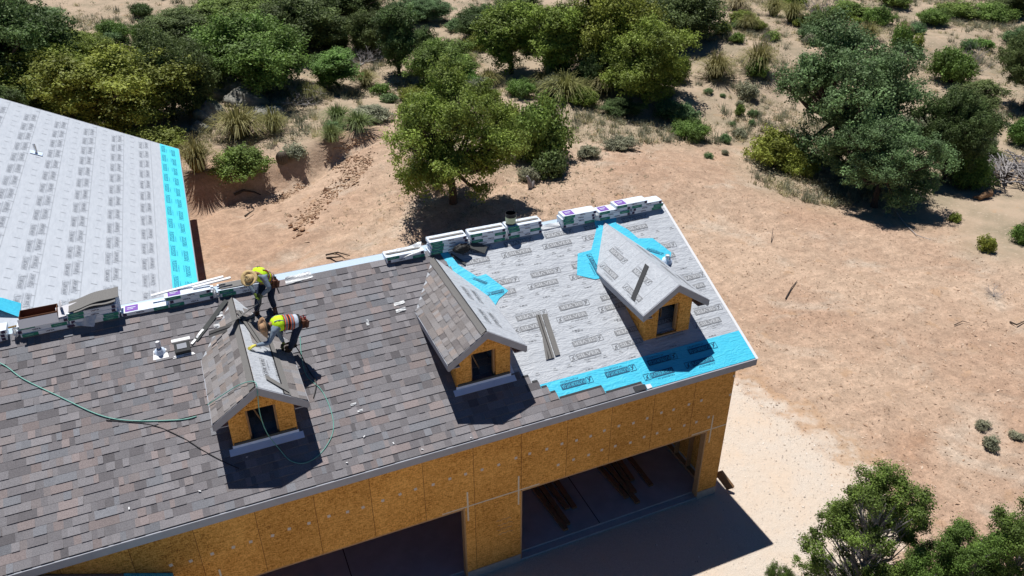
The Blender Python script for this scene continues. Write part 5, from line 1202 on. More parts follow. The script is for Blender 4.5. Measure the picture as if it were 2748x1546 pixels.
# ------------------------------------------------------------------ VEGETATION
def leaf_cloud(P, nrm, size, rs, aspect=.6):
    """quads at points P facing roughly nrm; returns verts, faces"""
    n = len(P); q = nrm+rs.normal(0, .75, (n, 3)); q /= np.linalg.norm(q, axis=1)[:, None]+1e-9
    a = np.cross(q, rs.normal(0, 1, (n, 3))); a /= np.linalg.norm(a, axis=1)[:, None]+1e-9
    b = np.cross(q, a); s = size*rs.uniform(.6, 1.35, (n, 1))
    Vv = np.stack([P-a*s, P-b*s*aspect, P+a*s, P+b*s*aspect], 1).reshape(-1, 3)
    Fv = np.arange(n*4).reshape(-1, 4); return Vv, Fv
def crown_lib(name, seed, nclump, nleaf, leaf, shape='oak', cr=(.26, .42)):
    zf = {'oak': .62, 'hero': .62, 'scrub': .72, 'tall': .40, 'bush': .9, 'juniper': .42}[shape]
    rs = np.random.RandomState(seed); C_ = []
    tries = 0
    while len(C_) < nclump and tries < 4000:
        tries += 1
        d = rs.normal(0, 1, 3); d /= np.linalg.norm(d)
        if shape == 'oak':
            r_ = rs.uniform(.45, .98); p = np.array([d[0]*r_*.78, d[1]*r_*.78, .60+d[2]*r_*.34])
            if p[2] < .30: continue
        elif shape == 'hero':
            r_ = rs.uniform(.4, 1.0); p = np.array([d[0]*r_*.84, d[1]*r_*.84, .54+d[2]*r_*.44])
            if p[2] < .13 or (p[2] < .36 and math.hypot(p[0], p[1]) < .40): continue
            if math.sin(3*math.atan2(p[1], p[0])+1) > .55 and .38 < p[2] < .6: continue
        elif shape == 'scrub':
            r_ = rs.uniform(.35, .98); p = np.array([d[0]*r_*.78, d[1]*r_*.78, .50+d[2]*r_*.42])
            if p[2] < .12: continue
        elif shape == 'tall':
            r_ = rs.uniform(.2, .9); p = np.array([d[0]*r_*.62, d[1]*r_*.62, .52+d[2]*r_*.42])
        elif shape == 'bush':
            r_ = rs.uniform(.3, .9); p = np.array([d[0]*r_*.72, d[1]*r_*.72, .15+abs(d[2])*r_*.55])
        elif shape == 'juniper':
            h_ = rs.uniform(.08, .97); w_ = (1-h_*.72)*.82; an = rs.uniform(0, 2*math.pi); rr = w_*math.sqrt(rs.uniform(.1, 1))
            p = np.array([math.cos(an)*rr, math.sin(an)*rr, h_])
        if all(np.linalg.norm((p-c)*np.array([1, 1, 1/zf])) > cr[0]*(.8 if shape != 'juniper' else .85) for c in C_): C_.append(p)
    C_ = np.array(C_); rad = rs.uniform(cr[0], cr[1], len(C_))
    w = rad**2; w /= w.sum(); idx = rs.choice(len(C_), nleaf, p=w)
    nt = 30 if shape != 'juniper' else 14
    zs = zf*(.85 if shape in ('oak', 'scrub', 'hero') else (1.3 if shape == 'juniper' else 1))
    td = rs.normal(0, 1, (len(C_), nt, 3)); td /= np.linalg.norm(td, axis=2)[:, :, None]
    td[:, :, 2] = np.where(rs.uniform(0, 1, (len(C_), nt)) < .6, np.abs(td[:, :, 2]), td[:, :, 2])
    tr_ = rs.uniform(.35, 1.42 if shape != 'juniper' else 1.2, (len(C_), nt, 1)); tone_t = rs.uniform(.68, 1.32, (len(C_), nt))
    ti = rs.randint(0, nt, nleaf)
    g_ = rs.normal(0, 1, (nleaf, 3))*(.20 if shape != 'juniper' else .26)
    loc = td[idx, ti]*tr_[idx, ti]+g_
    d = loc/(np.linalg.norm(loc, axis=1)[:, None]+1e-9)*.6+g_/(np.linalg.norm(g_, axis=1)[:, None]+1e-9)*.6
    P = C_[idx]+loc*rad[idx][:, None]*np.array([1, 1, zs])
    tt_ = tone_t[idx, ti]
    keep = (P[:, 2] > .02); P = P[keep]; d = d[keep]; idx = idx[keep]; tt_ = tt_[keep]
    Vv, Fv = leaf_cloud(np.zeros_like(P), d*1.0+np.array([0, 0, .35]), leaf, rs); Vv = Vv*np.array([1, 1, zf])+np.repeat(P, 4, 0)
    tc = rs.uniform(.70, 1.25, len(C_)); tone = tc[idx]*tt_*rs.uniform(.78, 1.22, len(P))
    me = bpy.data.meshes.new(name); me.from_pydata(Vv.tolist(), [], Fv.tolist()); me.materials.append(M['leaf_olive'])
    a = me.attributes.new('tone', 'FLOAT', 'FACE'); a.data.foreach_set('value', tone.astype(np.float32)); me.update()
    # limbs to each clump
    r = random.Random(seed); b = MB()
    if shape in ('oak', 'tall', 'scrub', 'hero'):
        forks = [Vector((r.uniform(-.1, .1), r.uniform(-.1, .1), .22+.08*k)) for k in range(3)]
        b.tube([(0, 0, -.05), (.02, .01, .10), forks[0], forks[1]], [.060, .048, .042, .034], 7)
        for c, ra in zip(C_, rad):
            c = Vector(c); f = min(forks, key=lambda q: (q-c).length); mid = (f+c)/2+Vector((r.uniform(-.06, .06), r.uniform(-.06, .06), -.03))
            b.tube([f, mid, c], [.026, .017, .007], 5)
            for _ in range(4):
                e = c+Vector((r.uniform(-1, 1), r.uniform(-1, 1), r.uniform(-.2, 1)))*float(ra)*.75; b.tube([mid*.3+c*.7, (c+e)/2, e], [.007, .005, .002], 3)
    elif shape == 'juniper':
        b.tube([(0, 0, -.05), (.03, 0, .4), (0, .02, .8), (0, 0, .9)], [.03, .022, .012, .004], 7)
        for c in C_:
            c = Vector(c); z0 = max(0, c.z-.22); f = Vector((0, 0, z0)); mid = (f+c)/2+Vector((r.uniform(-.06, .06), r.uniform(-.06, .06), r.uniform(-.04, .02)))
            b.tube([f, mid, c.lerp(mid, .15)], [.0075, .0055, .003], 5)
            for _ in range(3):
                e = mid.lerp(c, r.random())+Vector((r.uniform(-1, 1), r.uniform(-1, 1), r.uniform(-.4, .4)))*.07; b.tube([mid, (mid+e)/2+Vector((0, 0, .01)), e], [.0028, .002, .001], 3)
    else:
        for c in C_:
            c = Vector(c); b.tube([(c.x*.15, c.y*.15, -.03), c*.55+Vector((0, 0, -.02)), c], [.022, .014, .005], 4)
    lm = bpy.data.meshes.new(name+'_limbs'); lm.from_pydata(b.v, [], b.f); lm.materials.append(M['bark']); lm.update()
    return me, lm
CR = {
 'oak': [crown_lib('crown', 11+i, 46, 70000, .0175, 'oak', (.13, .27)) for i in range(3)]+[crown_lib('crown', 19, 58, 74000, .0145, 'hero', (.11, .22))],
 'scrub': [crown_lib('crown', 21+i, 50, 60000, .0185, 'scrub', (.13, .27)) for i in range(3)],
 'tall': [crown_lib('crown', 31+i, 38, 40000, .026, 'tall', (.16, .30)) for i in range(2)],
 'bush': [crown_lib('foliage', 51+i, 26, 16000, .030, 'bush', (.16, .32)) for i in range(3)],
 'lowbush': [crown_lib('foliage', 61+i, 16, 5000, .05, 'bush', (.2, .36)) for i in range(2)],
 'juniper': [crown_lib('crown', 71+i, 150, 130000, .0085, 'juniper', (.055, .10)) for i in range(2)],
}
_rt = random.Random(77)
def tree(kind, p, w, h, label, cat='tree', name=None, leaf='leaf_olive', var=None, rot=None, group=None, bark=None):
    v = var if var is not None else _rt.randrange(len(CR[kind])); me, lm = CR[kind][v % len(CR[kind])]
    t = thing(name or {'oak': 'oak_tree', 'scrub': 'oak_tree', 'tall': 'oak_tree', 'bush': 'shrub', 'lowbush': 'shrub', 'juniper': 'juniper_tree'}[kind], p, label, cat, group, rot if rot is not None else _rt.uniform(0, 6.28))
    t.scale = (w/2, w/2*_rt.uniform(.9, 1.1), h)
    isT = kind in ('oak', 'tall', 'juniper', 'scrub')
    place('crown' if isT else 'foliage', me, t, M[leaf]); place('trunk' if isT else 'stems', lm, t, M[bark] if bark else (M['greybark'] if kind == 'juniper' else None) or M['bark'])
    return t
# grass clumps with arching blades
def tuft_lib(seed, nb, spread=1.0, h=1.0, wid=.014):
    r = random.Random(seed); V_, F_, T_ = [], [], []
    for _ in range(nb):
        an = r.uniform(0, 6.283); lean = r.uniform(.1, 1.0)*spread; L_ = r.uniform(.6, 1.05)*h; d = Vector((math.cos(an), math.sin(an), 0)); s_ = Vector((-d.y, d.x, 0))*wid
        p0 = d*r.uniform(0, .2); pts = [p0, p0+d*lean*.36+Vector((0, 0, L_*(.62-.18*lean))), p0+d*lean*.74+Vector((0, 0, L_*(.95-.42*lean))), p0+d*lean*1.08+Vector((0, 0, L_*(1.1-.85*lean)))]
        i = len(V_)
        for k, p in enumerate(pts):
            ww = s_*(1-k*.28); V_ += [tuple(p-ww), tuple(p+ww)]
        for k in range(3): F_.append((i+2*k, i+2*k+1, i+2*k+3, i+2*k+2)); T_.append(0)
        tt = r.uniform(.65, 1.35); T_[-3:] = [tt*.9, tt, tt*1.15]
    return lib('blades', V_, F_, M['blade'], T_)
TUFT = [tuft_lib(i, 520, .95, 1.0, .016) for i in range(3)]
def tuft(p, w, h, label, mt='blade', group='arching bunch grass clumps'):
    t = thing('grass_clump', p, label, 'grass clump', None if label_unique(label) else group, _rt.uniform(0, 6)); t.scale = (w/2, w/2, h)
    place('blades', _rt.choice(TUFT), t, M[mt]); return t
def label_unique(l): return True
# bare twiggy shrubs
def twig_lib(seed, n=46, spread=1.0):
    r = random.Random(seed); b = MB()
    def grow(p, d, L_, rad, lv):
        pts = [p]; q = p
        for k in range(3): d = (d+Vector((r.uniform(-.35, .35), r.uniform(-.35, .35), r.uniform(-.2, .25)))).normalized(); q = q+d*L_/3; pts.append(q)
        b.tube(pts, [rad, rad*.8, rad*.6, rad*.35], 3)
        if lv:
            for _ in range(3): k = r.randint(1, 3); grow(pts[k], (d+Vector((r.uniform(-1, 1), r.uniform(-1, 1), r.uniform(-.3, .8)))).normalized(), L_*.6, rad*.55, lv-1)
    for _ in range(n//4):
        a = r.uniform(0, 6.283); grow(Vector((0, 0, 0)), Vector((math.cos(a)*spread, math.sin(a)*spread, r.uniform(.3, 1.2))).normalized(), .75, .020, 3)
    me = bpy.data.meshes.new('twigs'); me.from_pydata(b.v, [], b.f); me.materials.append(M['greybark']); me.update(); return me
TW = [twig_lib(3), twig_lib(9)]
def deadshrub(p, w, h, label):
    t = thing('dead_shrub', p, label, 'dead shrub', None, _rt.uniform(0, 6)); t.scale = (w/2, w/2, h); place('branches', _rt.choice(TW), t); return t

def px_m(p): # metres per displayed pixel at point p
    return (Vector(p)-Vector(CAM)).dot(Vector(FWD))*K/FPX
def T(kind, bx, by, wpx, hpx, label, leaf='leaf_olive', **kw):
    """base at (bx,by) in the 2576 px view, crown wpx wide, hpx high in the picture"""
    if kind == 'oak' and by < 345 and bx < 1800: kind = 'scrub'
    if kind == 'scrub': wpx *= 1.42; hpx *= 1.22
    if kind == 'oak': wpx *= 1.12; hpx *= 1.05
    if kind in ('bush',): wpx *= 1.15; hpx *= 1.1
    if kind == 'tall': wpx *= 1.4; hpx *= 1.1
    p = G(bx, by); s = px_m(p); w = wpx*s
    # vertical extent in the picture = h*cos(pitch) + half crown depth*sin(pitch)
    h = max(.5*w*.5, (hpx*s - w*.42*math.sin(PITCH))/math.cos(PITCH))
    return tree(kind, p, w, h, label, leaf=leaf, **kw)
_rt.seed(5)
T('oak', 1140, 512, 350, 340, 'large oak tree standing just behind the black sack and bucket on the garage ridge', 'leaf_olive', var=3, rot=.6)
T('bush', 1365, 400, 190, 190, 'tall green shrub touching the right side of the large oak behind the ridge', 'leaf_green', var=1)
T('bush', 1270, 350, 150, 120, 'brushy shrub between the large oak and the tall green shrub', 'leaf_olive', var=2)
T('lowbush', 1385, 440, 120, 90, 'brownish low shrub under the tall green shrub right of the large oak', 'leaf_dark')
T('lowbush', 1330, 455, 70, 50, 'small grey green shrub right of the large oak trunk', 'leaf_grey')
T('oak', 300, 330, 320, 230, 'wide oak tree directly above the long edge of the pale house roof', 'leaf_olive', var=1)
T('oak', 160, 275, 240, 170, 'oak tree at the upper left behind the top corner of the pale house roof', 'leaf_olive', var=2)
T('oak', 440, 300, 190, 200, 'dense oak tree beside the grey boulder above the cyan roof strip', 'leaf_dark', var=0)
T('oak', 660, 225, 270, 200, 'rounded oak tree behind the grey boulder', 'leaf_green', var=2)
T('oak', 310, 235, 230, 130, 'oak tree second row behind the pale house roof', 'leaf_olive', var=0)
T('oak', 40, 250, 260, 240, 'tall dark oak at the far left edge above the house', 'leaf_dark', var=1)
for (x, y, w, h, lf, lab) in [(210, 170, 170, 110, 'leaf_olive', 'oak just below the dirt track, left of the rounded oak'), (560, 150, 180, 110, 'leaf_dark', 'shadowy oak between the dirt track and the rounded oak'),
 (700, 30, 190, 80, 'leaf_dark', 'dark oak on the top edge above the rounded oak'), (930, 130, 130, 110, 'leaf_dark', 'dark oak left of the narrow upright oak'), (1060, 50, 150, 80, 'leaf_blue', 'oak on the top edge right of the narrow upright oak'),
 (1210, 90, 130, 90, 'leaf_dark', 'dark oak behind the upright oak at top middle'), (1460, 100, 150, 100, 'leaf_green', 'green oak between the upright light green oak and the broad bright oak'), (1600, 40, 170, 80, 'leaf_olive', 'bright oak on the top edge left of the very dark tree'),
 (1480, 225, 90, 90, 'leaf_dark', 'shaded oak under the broad bright oak'), (540, 235, 120, 110, 'leaf_dark', 'small dark oak behind the largest boulder'), (830, 25, 150, 70, 'leaf_green', 'green oak on the top edge left of centre'), (1310, 40, 120, 70, 'leaf_dark', 'dark oak cut by the top edge in the middle'), (30, 320, 150, 120, 'leaf_dark', 'dark oak at the left edge touching the pale house roof'),
 (250, 270, 150, 110, 'leaf_olive', 'bushy oak hugging the long edge of the pale house roof'), (1560, 290, 110, 60, 'leaf_dark', 'dark low oak in the shade left of the leaning oak')]:
    T('scrub', x, y, w*.85, h*.9, lab, lf)
T('oak', 10, 110, 230, 120, 'grey green tree in the top left corner', 'leaf_blue', var=2)
T('oak', 470, 110, 200, 110, 'dark tree beside the dirt track at the top left', 'leaf_dark', var=1)
T('oak', 610, 70, 230, 100, 'green tree at the top edge left of centre', 'leaf_green', var=0)
T('oak', 760, 120, 210, 150, 'tree at the top edge behind the rounded oak', 'leaf_dark', var=2)
T('bush', 400, 375, 200, 95, 'low feathery green bush at the cyan end of the pale house roof', 'leaf_olive', var=0)
T('tall', 850, 225, 150, 130, 'short oak right of the rounded oak with grey branches at its side', 'leaf_green', var=0)
T('tall', 1005, 190, 120, 190, 'narrow upright oak at the top, left of centre', 'leaf_dark', var=1)
T('oak', 890, 60, 170, 110, 'dark tree at the top edge above the short oak', 'leaf_dark', var=1)
T('oak', 1115, 215, 165, 125, 'small flat topped oak behind the large oak', 'leaf_green', var=2)
T('bush', 1175, 235, 110, 80, 'green shrub hugging the small flat topped oak', 'leaf_green')
T('tall', 1285, 185, 165, 200, 'upright oak at the top middle with a dark trunk', 'leaf_olive', var=0)
T('tall', 1400, 205, 150, 210, 'upright light green oak right of the dark trunk', 'leaf_olive', var=1)
T('bush', 1345, 110, 90, 80, 'grey shrub between the two upright oaks', 'leaf_grey')
T('oak', 1530, 190, 220, 220, 'broad bright oak at the top centre right', 'leaf_olive', var=0)
T('oak', 1625, 255, 220, 200, 'bright leaning oak with clumps reaching down right', 'leaf_olive', var=1)
T('oak', 1700, 110, 230, 170, 'very dark dense tree at the top right of centre', 'leaf_dark', var=2)
T('bush', 1700, 205, 90, 85, 'round bright shrub under the leaning oak', 'leaf_olive')
T('bush', 1700, 300, 120, 70, 'pale blue green shrub on the sand left of the big right oak', 'leaf_blue')
T('bush', 1735, 348, 110, 70, 'bright green low shrub in front of the pale blue green shrub', 'leaf_green', var=2)
T('oak', 2100, 425, 400, 370, 'biggest blue green oak in the right part of the view', 'leaf_blue', var=3, rot=1.0)
T('oak', 2200, 520, 290, 245, 'front lobe oak casting a wide shadow on the bare ground', 'leaf_blue', var=3, rot=2.6)
T('bush', 1950, 415, 170, 120, 'yellow green oak brush at the left foot of the big right oak', 'leaf_yellow', var=0)
T('bush', 2010, 440, 110, 75, 'small yellow green brush beside the prickly pear', 'leaf_yellow', var=1)
T('oak', 2370, 455, 210, 240, 'dark loose oak right of the big right oak', 'leaf_dark', var=1)
T('bush', 2440, 470, 130, 110, 'bright shrub in front of the brush pile', 'leaf_green', var=1)
T('tall', 2440, 300, 140, 120, 'thin leaning oak above the dark loose oak', 'leaf_dark', var=0)
T('bush', 2390, 205, 130, 110, 'round bright green bush on the sandy path at the right', 'leaf_green', var=2)
T('oak', 2570, 280, 170, 200, 'dark oak at the right edge of the view', 'leaf_dark', var=0)
T('bush', 2570, 360, 110, 90, 'bright bush at the right edge under the dark oak', 'leaf_green', var=0)
T('bush', 2575, 610, 80, 80, 'small green bush at the right edge above the bare ground', 'leaf_green', var=1)
T('lowbush', 2480, 630, 60, 55, 'small feathery shrub left of the right edge bush', 'leaf_olive')
T('bush', 618, 436, 175, 105, 'rounded green bush on top of the cut bank', 'leaf_green', var=0)
i = 0
for (x, y, w, h, lf, lab) in [
 (2070, 75, 120, 75, 'leaf_dark', 'dark bush at the top, left of the bright scattered bushes'), (2130, 40, 130, 60, 'leaf_green', 'bright bush on the top edge above the big right oak'),
 (2210, 60, 90, 60, 'leaf_green', 'round bush right of the top edge bush'), (2250, 15, 90, 55, 'leaf_green', 'bush cut by the top edge at the upper right'),
 (2265, 120, 70, 75, 'leaf_green', 'bright bush on sand above the big right oak'), (2300, 130, 50, 55, 'leaf_olive', 'smaller olive bush next to a bright bush on sand'),
 (2345, 60, 100, 60, 'leaf_green', 'spreading bush in the upper right'), (2410, 40, 120, 60, 'leaf_green', 'bright broad bush near the top right corner'),
 (2500, 50, 130, 65, 'leaf_green', 'bush in the top right corner'), (2560, 110, 90, 60, 'leaf_blue', 'blue green bush under the top right corner'),
 (2470, 120, 80, 40, 'leaf_green', 'flat bright bush over dead wood at the upper right'), (2120, 130, 150, 60, 'leaf_grey', 'grey sage shrub just above the big right oak'),
 (2040, 95, 90, 50, 'leaf_blue', 'blue sage shrub left of the dark bush'), (1900, 190, 70, 60, 'leaf_green', 'bright shrub inside a straw coloured grass clump'),
 (1940, 100, 60, 35, 'leaf_green', 'flat mint green shrub on grey scrub'), (1870, 60, 90, 50, 'leaf_olive', 'olive shrub near the top edge right of the dark dense tree'),
 (1990, 15, 100, 50, 'leaf_olive', 'olive shrub cut by the top edge'), (1880, 245, 75, 55, 'leaf_grey', 'grey shrub left of the big right oak'),
 (1860, 290, 35, 35, 'leaf_green', 'tiny bright shrub on the sand'), (1150, 75, 90, 45, 'leaf_blue', 'mint green shrub at the top between two oaks'),
 (960, 235, 60, 40, 'leaf_green', 'small bright shrub above the cut bank'), (1310, 240, 90, 60, 'leaf_green', 'green shrub behind the large oak on its right'),
 (940, 300, 130, 60, 'leaf_grey', 'grey green shrub left of the large oak crown'), (740, 395, 80, 50, 'leaf_grey', 'grey bushy scrub right of the barrel cactus'),
 (840, 330, 70, 40, 'leaf_blue', 'blue grey scrub on the rim of the bank'), (1070, 240, 80, 50, 'leaf_olive', 'olive shrub behind the left of the large oak'),
 (1560, 375, 90, 50, 'leaf_grey', 'silver grey scrub right of the tall green shrub'), (1480, 395, 70, 45, 'leaf_grey', 'silver scrub clump at the edge of the bare ground'),
 (2490, 1125, 60, 45, 'leaf_grey', 'lone grey green weed on the bare ground at lower right'), (2555, 1100, 50, 25, 'leaf_grey', 'low grey weed at the right edge, lower half'),
 (2400, 555, 40, 30, 'leaf_olive', 'small weed below the shade of the dark loose oak'), (2470, 1075, 50, 30, 'leaf_grey', 'flat grey weed above the lone grey green weed'),
 (90, 60, 120, 60, 'leaf_dark', 'dark shrub left of the dirt track'), (520, 160, 120, 60, 'leaf_dark', 'dark shrub under the tree by the dirt track'), (2300, 330, 110, 70, 'leaf_grey', 'pale shrub at the right flank of the big right oak')]:
    T('bush' if w > 85 else 'lowbush', x, y, w, h, lab, lf)
# undergrowth filling the thickets between the larger oaks
_ru = random.Random(41)
ORD = ['leftmost', 'second from the left', 'third from the left', 'fourth from the left', 'fifth from the left', 'sixth from the left', 'seventh from the left', 'eighth from the left', 'ninth from the left', 'ninth from the right', 'eighth from the right', 'seventh from the right', 'sixth from the right', 'fifth from the right', 'fourth from the right', 'third from the right', 'second from the right', 'rightmost']
def ordn(i, n): return ORD[i] if i < (n+1)//2 else ORD[len(ORD)-(n-i)]
def zone(n, x0, y0, x1, y1, w0, w1, leafs, label, grp, slope=0):
    P_ = []
    for _ in range(n):
        x = _ru.uniform(x0, x1); y = _ru.uniform(y0, y1); w = _ru.uniform(w0, w1)*(.55+.45*(y/350)); P_.append((x, y, w, _ru.choice(leafs), _ru.uniform(.55, .8)))
    P_ = sorted([p for p in P_ if not (130 < p[0] < 310 and p[1] < 90)])
    for i, (x, y, w, lf, k) in enumerate(P_):
        T('bush' if w > 60 else 'lowbush', x, y, w, w*k, ordn(i, len(P_))+' of the '+label, lf, group=grp)
zone(16, -20, 20, 420, 110, 110, 170, ['leaf_dark', 'leaf_blue', 'leaf_green'], 'dark shrubs in the top left thicket', 'shrubs of the top left thicket')
zone(12, 60, 150, 520, 290, 100, 160, ['leaf_dark', 'leaf_olive'], 'undergrowth shrubs above the house roof', 'shrubs above the house roof')
zone(18, 520, 20, 1000, 130, 90, 150, ['leaf_dark', 'leaf_blue', 'leaf_grey', 'leaf_olive'], 'shrubs at the top, left of centre', 'shrubs of the top thicket')
zone(14, 1050, 20, 1620, 180, 80, 140, ['leaf_dark', 'leaf_grey', 'leaf_olive', 'leaf_green'], 'shrubs in the top centre thicket', 'shrubs of the top centre thicket')
zone(10, 930, 220, 1500, 290, 60, 110, ['leaf_grey', 'leaf_olive', 'leaf_blue'], 'low shrubs behind the large oak', 'low shrubs behind the large oak')
zone(16, 1780, 20, 2560, 130, 45, 100, ['leaf_grey', 'leaf_green', 'leaf_olive', 'leaf_blue'], 'small shrubs, upper right slope', 'small shrubs on the upper right slope')
zone(10, 2380, 380, 2570, 470, 50, 90, ['leaf_dark', 'leaf_green', 'leaf_grey'], 'low shrubs by the brush pile', 'low shrubs by the brush pile')
zone(12, 1740, 230, 1900, 420, 22, 45, ['leaf_grey', 'leaf_blue'], 'grey tussocks beside the big right oak', 'grey tussocks on the sand')
T('scrub', 2560, 40, 150, 90, 'small dark oak in the thicket by the top right corner', 'leaf_dark')
# junipers near the camera, bottom right
def JT(bx, by, z, w, h, label, **kw):
    p = G(bx, by, z); q = Vector((p.x, p.y, 0)); return tree('juniper', q, w, h, label, leaf='leaf_juniper', **kw)
JT(2215, 1310, 4.0, 4.9, 5.0, 'juniper tree with grey limbs at the bottom right, nearest the garage corner', var=0, rot=.4)
JT(2430, 1405, 3.8, 4.0, 4.6, 'second juniper tree at the bottom right, between two others', var=1, rot=2.0)
JT(2575, 1370, 4.2, 4.4, 5.0, 'juniper tree cut by the bottom right corner', var=0, rot=4.2)
JT(2330, 1470, 3.4, 3.4, 4.0, 'low juniper filling the gap between the two nearest ones', var=0, rot=1.2)
JT(1965, 1450, 3.4, 1.8, 3.6, 'juniper tip rising over the bottom edge right of the garage shadow', var=1, rot=5)
# arching bunch grasses
for (x, y, w, h, mt, lab) in [
 (605, 345, 120, 75, 'blade', 'large arching grass clump above the rounded green bush'), (690, 335, 70, 60, 'blade', 'arching grass clump right of the largest one'),
 (500, 430, 90, 85, 'blade', 'arching grass clump beside the corner of the cyan roof strip'), (850, 310, 70, 45, 'blade_green', 'green grass clump on the bank rim'),
 (835, 355, 60, 40, 'blade_green', 'small green grass clump below the rim clump'), (900, 325, 80, 40, 'blade_green', 'long green grass clump left of the large oak'),
 (1800, 195, 85, 60, 'blade', 'straw coloured grass clump on the open sand'), (1905, 180, 85, 70, 'blade', 'straw coloured grass clump round a bright shrub'),
 (1990, 55, 60, 50, 'blade', 'tan grass clump near the top edge, right'), (1880, 75, 50, 40, 'blade', 'small tan grass clump near the top edge'),
 (1945, 40, 60, 45, 'blade', 'tan grass clump between two others at the top'), (1420, 250, 110, 65, 'blade', 'long leaved grass clump between the upright oaks and the large oak'),
 (1375, 225, 80, 50, 'blade', 'grass clump at the foot of the upright light green oak'), (1520, 235, 90, 60, 'blade', 'shaded grass clump under the broad bright oak'),
 (1230, 215, 60, 40, 'blade', 'grass clump at the foot of the upright oak with dark trunk'), (920, 215, 60, 40, 'blade', 'grass clump right of the short oak'),
 (1165, 165, 60, 40, 'blade_dry', 'dry grass clump behind the small flat topped oak'), (780, 250, 60, 40, 'blade', 'grass clump right of the round boulder'),
 (1960, 410, 40, 30, 'blade_dry', 'dry grass clump left of the prickly pear'), (1625, 60, 60, 40, 'blade_dry', 'dry grass clump at the top by the dark dense tree'),
 (1100, 470, 40, 25, 'blade_dry', 'dry grass at the trunk of the large oak'), (1850, 25, 60, 40, 'blade_dry', 'dry grass clump on the top edge'), (800, 90, 50, 40, 'blade', 'grass clump between the trees at the top left of centre'),
 (2270, 85, 40, 30, 'blade_dry', 'dry grass clump on the sandy path, upper right'), (2180, 100, 60, 40, 'blade', 'grass clump in front of the round top bush')]:
    p = G(x, y); s = px_m(p); tuft(p, w*s*1.5, h*s*1.2, lab, mt)
for (x, y, w, h, lab) in [(745, 260, 150, 35, 'tangle of bare grey twigs behind the grass clumps'), (905, 165, 130, 45, 'grey dead branches beside the short oak'), (1440, 190, 70, 70, 'bare grey shrub under the upright light green oak'),
 (2430, 190, 110, 70, 'bare silver shrub right of the round bright green bush'), (1930, 115, 40, 40, 'small black leafless shrub on grey scrub'), (2060, 45, 90, 50, 'bare grey shrub at the top right'), (500, 215, 90, 50, 'bare pale twigs beside the dense oak'), (1790, 75, 70, 45, 'bare grey shrub right of the dark dense tree'),
 (1260, 300, 60, 40, 'bare twigs behind the brushy shrub'), (700, 75, 80, 40, 'grey dead branches at the top left of centre'), (2500, 745, 60, 25, 'flat dead twigs on the right of the bare ground')]:
    p = G(x, y); s = px_m(p); deadshrub(p, w*s, h*s, lab)

# scattered low scrub and dry grass, too many to count
rs = np.random.RandomState(4)
def scatter_blades(name, pts, hrange, nb, mt, spread=.9):
    V_, F_, T_ = [], [], []; r = random.Random(len(pts))
    for (x, y, sc) in pts:
        z = terrain(x, y)+micro(x, y)-.02; tt = r.uniform(.7, 1.25)
        for _ in range(nb):
            an = r.uniform(0, 6.283); L_ = r.uniform(*hrange)*sc; ln = r.uniform(.15, spread)*L_; o_ = (x+r.gauss(0, .10*sc), y+r.gauss(0, .10*sc)); c_, s_ = math.cos(an), math.sin(an); w = .014*sc+.006
            i = len(V_); V_ += [(o_[0]-s_*w, o_[1]+c_*w, z), (o_[0]+s_*w, o_[1]-c_*w, z), (o_[0]+c_*ln, o_[1]+s_*ln, z+L_*.8)]
            F_.append((i, i+1, i+2)); T_.append(tt*r.uniform(.7, 1.3))
    me = lib(name, V_, F_, M[mt], T_); o = bpy.data.objects.new(name, me); col.objects.link(o); return o
def wildpts(n, seed, dens=None, yr=(14, 95), xr=(-45, 95), inside_ok=False):
    r = random.Random(seed); out = []; t_ = 0
    while len(out) < n and t_ < n*30:
        t_ += 1; y = yr[0]+(yr[1]-yr[0])*r.random()**1.25; x = r.uniform(*xr)
        d = np.array([x, y, 0])-CAM; zc = d@FWD; u = d@RGT/zc; v = d@UPV/zc
        if abs(u) > .72 or v > .47 or v < -.4 or zc < 0: continue
        if (inside(x, y, CLEAR)) and not inside_ok: continue
        if dens and dens(x, y) < r.random(): continue
        out.append((x, y, r.uniform(.6, 1.5)))
    return out
patchy = lambda x, y: .12+.88*sm((math.sin(x*.55+2*math.sin(y*.3))+math.sin(y*.7+x*.2)+.6)/1.6)
tag(scatter_blades('dry_ground_grass', wildpts(4200, 1, patchy), (.18, .42), 18, 'blade_dry'), 'sparse dry grass scattered over the sandy slope behind the house', 'grass', kind='stuff')
tag(scatter_blades('grey_scrub', wildpts(5200, 2, patchy), (.2, .55), 26, 'scrub', .8), 'low grey green scrub covering the slope between the trees', 'scrub', kind='stuff')
def scatter_leafy(name, pts, mt, nl=46):
    rs_ = np.random.RandomState(len(pts)); C0 = []; S0 = []; Tn = []
    for (x, y, sc) in pts:
        z = terrain(x, y); q = rs_.normal(0, 1, (nl, 3))*np.array([.22, .22, .12])*sc; q[:, 2] = np.abs(q[:, 2])+.03; C0.append(q+np.array([x, y, z])); Tn.append(np.full(nl, rs_.uniform(.6, 1.25))*rs_.uniform(.7, 1.3, nl))
    P = np.concatenate(C0); Vv, Fv = leaf_cloud(P, np.tile(np.array([0, 0, .6]), (len(P), 1)), .045, rs_, .45)
    me = bpy.data.meshes.new(name); me.from_pydata(Vv.tolist(), [], Fv.tolist()); me.materials.append(M[mt])
    a = me.attributes.new('tone', 'FLOAT', 'FACE'); a.data.foreach_set('value', np.concatenate(Tn).astype(np.float32)); me.update()
    o = bpy.data.objects.new(name, me); col.objects.link(o); return o
tag(scatter_leafy('sage_scrub', wildpts(5200, 21, patchy), 'leaf_grey'), 'low grey sage tufts dotted between the trees on the slope', 'scrub', kind='stuff')
tag(scatter_leafy('brown_scrub', wildpts(3600, 22, patchy), 'blade_dry'), 'low dry brown brush dotted between the trees on the slope', 'brush', kind='stuff')
